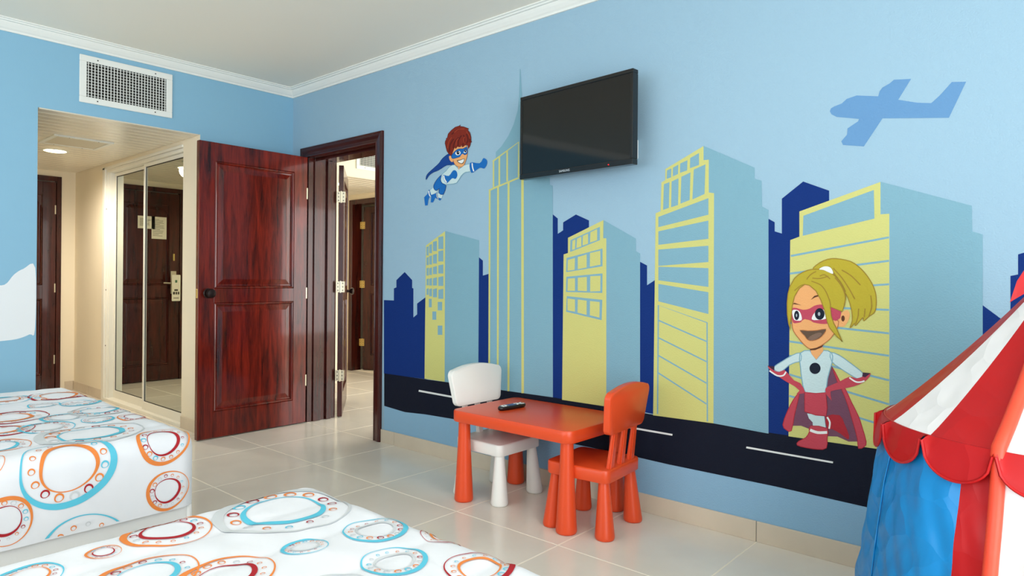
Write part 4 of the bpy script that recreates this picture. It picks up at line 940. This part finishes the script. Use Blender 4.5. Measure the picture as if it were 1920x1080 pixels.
# ------------------------------------------------------------------ circus play tent
TR = mat('tent_red_nylon', (180, 18, 22), .42, .3, bump=(12, .25, .01)); TB = mat('tent_blue_nylon', (12, 130, 196), .38, .45, bump=(9, .45, .012)); TW = mat('tent_white_nylon', (232, 230, 230), .45, .4, bump=(10, .3, .01)); TO = mat('tent_orange_sleeve', (232, 74, 48), .4, .4, bump=(30, .2, .004))
for m_, sc_v, st_ in ((TB, 9, .35), (TW, 9, .22), (TR, 8, .16)):      # crumpled nylon facets
    nt = m_.node_tree; bp = next(n for n in nt.nodes if n.type == 'BUMP'); tx = next(n for n in nt.nodes if n.type == 'TEX_NOISE')
    mp = next(n for n in nt.nodes if n.type == 'MAPPING')
    ds = nt.nodes.new('ShaderNodeTexNoise'); ds.inputs['Scale'].default_value = 4; ds.inputs['Detail'].default_value = 2
    ad = nt.nodes.new('ShaderNodeVectorMath'); ad.operation = 'MULTIPLY_ADD'; ad.inputs[1].default_value = (.25, .25, .25)
    vo = nt.nodes.new('ShaderNodeTexVoronoi'); vo.inputs['Scale'].default_value = sc_v
    nt.links.new(mp.outputs[0], ds.inputs['Vector']); nt.links.new(ds.outputs['Color'], ad.inputs[0]); nt.links.new(mp.outputs[0], ad.inputs[2])
    nt.links.new(ad.outputs[0], vo.inputs['Vector']); nt.links.new(vo.outputs['Distance'], bp.inputs['Height'])
    bp.inputs['Strength'].default_value = st_; bp.inputs['Distance'].default_value = .05
tc = (5.04, -.6); NS = 16; A0 = 209 - 22.5 * 9
tt = thing('circus_tent', 'red, white and blue circus play tent with scalloped roof edge', 'tent', (tc[0], tc[1], 0))
RE, ZE, ZA = .45, .775, 1.262
def roofp(a, u):      # u 0 eave .. 1 apex
    rr = RE * (1 - u) * (1 + .03 * sin(pi * u)) + .012 * u
    zz = ZE + (ZA - ZE) * (u ** 1.08) - .018 * sin(pi * u)
    return (rr * cos(a), rr * sin(a), zz)
def wallr(z):
    t = max(0.0, 1 - z / ZE); return .445 + .115 * t ** .8
def wallp(a, z, k=0):
    wav = .010 * noise.noise(Vector((cos(a) * 5, sin(a) * 5, z * 4 + 7))) + .007 * noise.noise(Vector((cos(a) * 12 + z * 6, sin(a) * 12 - z * 8, 1)))
    f8 = (a - radians(A0)) / radians(45); f8 -= math.floor(f8)
    cr = -.012 * abs(noise.noise(Vector((cos(a) * 9 + z * 5, sin(a) * 9, z * 5 + 2)))) + .010 * abs(noise.noise(Vector((cos(a) * 6 - z * 9, sin(a) * 6 + z * 3, 9))))
    wav = wav + cr
    rr = min((wallr(z) + wav * (1 - (z / ZE) ** 4)) * (1 - .03 * sin(pi * f8)), .585)
    return (rr * cos(a), rr * sin(a), z)
for k in range(NS):
    a0, a1 = radians(A0 + 22.5 * k), radians(A0 + 22.5 * (k + 1))
    red = k % 2 == 0
    v, f = [], []
    nu, na = 14, 6
    for i in range(nu + 1):
        for j in range(na + 1):
            u = i / nu; q = j / na; p = roofp(a0 + (a1 - a0) * q, u)
            sag = 1 - .022 * sin(pi * q) * sin(pi * min(1, u * 1.1)); v.append((p[0] * sag, p[1] * sag, p[2]))
    for i in range(nu):
        for j in range(na): b0 = i * (na + 1) + j; f.append((b0, b0 + 1, b0 + na + 2, b0 + na + 1))
    obj('roof_panel', pydata(v, f), TR if red else TW, tt, smooth=60)
    # scallop under the eave
    v, f = [], []; n = 18
    for j in range(n + 1):
        q = j / n; a = a0 + (a1 - a0) * (.02 + .96 * q); dep = .012 + .082 * math.sqrt(max(0, 1 - (2 * q - 1) ** 2)) ** .9
        for w in (0, .35, .7, .9, 1):
            rr = RE + .004 + .018 * w + .006 * sin(pi * w) + (.004 if w >= .9 else 0); v.append((rr * cos(a), rr * sin(a), ZE - dep * w + .004))
    for j in range(n):
        for w in range(4): b0 = j * 5 + w; f.append((b0, b0 + 1, b0 + 6, b0 + 5))
    sc_ = obj('scallop', pydata(v, f), TR, tt, smooth=60)
    pts = [((RE + .026) * cos(a0 + (a1 - a0) * (.02 + .96 * j / n)), (RE + .026) * sin(a0 + (a1 - a0) * (.02 + .96 * j / n)), ZE + .004 - (.012 + .082 * math.sqrt(max(0, 1 - (2 * j / n - 1) ** 2)) ** .9)) for j in range(n + 1)]
    obj('scallop_binding', tube(pts, .004, 6), TR, sc_, smooth=60)
    obj('eave_piping', tube([roofp(a0 + (a1 - a0) * j / 8, 0) for j in range(9)], .0045, 6), TR, tt, smooth=60)
def wall_panel(name, d0, d1, m):
    a0, a1 = radians(d0), radians(d1); na = max(6, int((d1 - d0) / 1.2)); nz = 60; v, f = [], []
    for i in range(nz + 1):
        for j in range(na + 1): v.append(wallp(a0 + (a1 - a0) * j / na, ZE * i / nz + .004))
    for i in range(nz):
        for j in range(na): b0 = i * (na + 1) + j; f.append((b0, b0 + 1, b0 + na + 2, b0 + na + 1))
    return obj(name, pydata(v, f), m, tt, smooth=60)
d = 254.0
wall_panel('wall_panel_red', 243.5, 254, TR)
wall_panel('wall_panel_blue', 209, 243.5, TB)
wall_panel('wall_panel_blue', 119, 209, TB)
wall_panel('wall_panel_red', 108, 119, TR)
wall_panel('door_curtain', 254, 321.5, TW)
wall_panel('wall_panel_red', 321.5, 332, TR)
wall_panel('wall_panel_blue', 332, 468, TB)
for dg in (254, 321.5):
    a = radians(dg)
    pts = [tuple(Vector(wallp(a, z)) * 1.012) for z in (.006, .15, .3, .45, .6, .7)] + [((RE + .006) * cos(a), (RE + .006) * sin(a), ZE - .02)] + [tuple(Vector(roofp(a, u)) + Vector((cos(a) * .008, sin(a) * .008, .004))) for u in (.02, .15, .35, .6, .85, .98)]
    obj('pole_sleeve', tube(pts, .016, 12), TO, tt, smooth=60)
for dg in (209, 164, 119, 29, 344): obj('corner_seam', tube([tuple(Vector(wallp(radians(dg), z)) * 1.004) for z in (.006, .2, .4, .6,   .74)], .0025, 6), TB, tt, smooth=60)
# curtain tie
a = radians(258); obj('curtain_tie', tube([tuple(Vector(wallp(radians(q), ZE - .06)) * 1.02) for q in (254.5, 259, 263, 268)], .012, 8), TR, tt, smooth=60)
# apex finial and pennant
obj('apex_cap', lathe([(.03, ZA - .02), (.022, ZA + .01), (.008, ZA + .03), (.007, ZA + .14), (.004, ZA + .145)], 14), TR, tt, smooth=50)
pv, pf = [], []
pd = Vector((-.755, -.656, 0))
for i in range(13):
    u = i / 12; c = pd * (.163 * u) + Vector((-.656, .755, 0)) * .014 * sin(u * 7)
    pv += [(c.x, c.y, 1.13 + (ZA + .01 - 1.13) * (1 - u)), (c.x, c.y, 1.13 + (ZA + .13 - 1.13) * (1 - u) ** .6)]
for i in range(12): pf.append((i * 2, i * 2 + 2, i * 2 + 3, i * 2 + 1))
pe = obj('pennant', pydata(pv, pf), TR, tt); sm_ = pe.modifiers.new('thick', 'SOLIDIFY'); sm_.thickness = .001
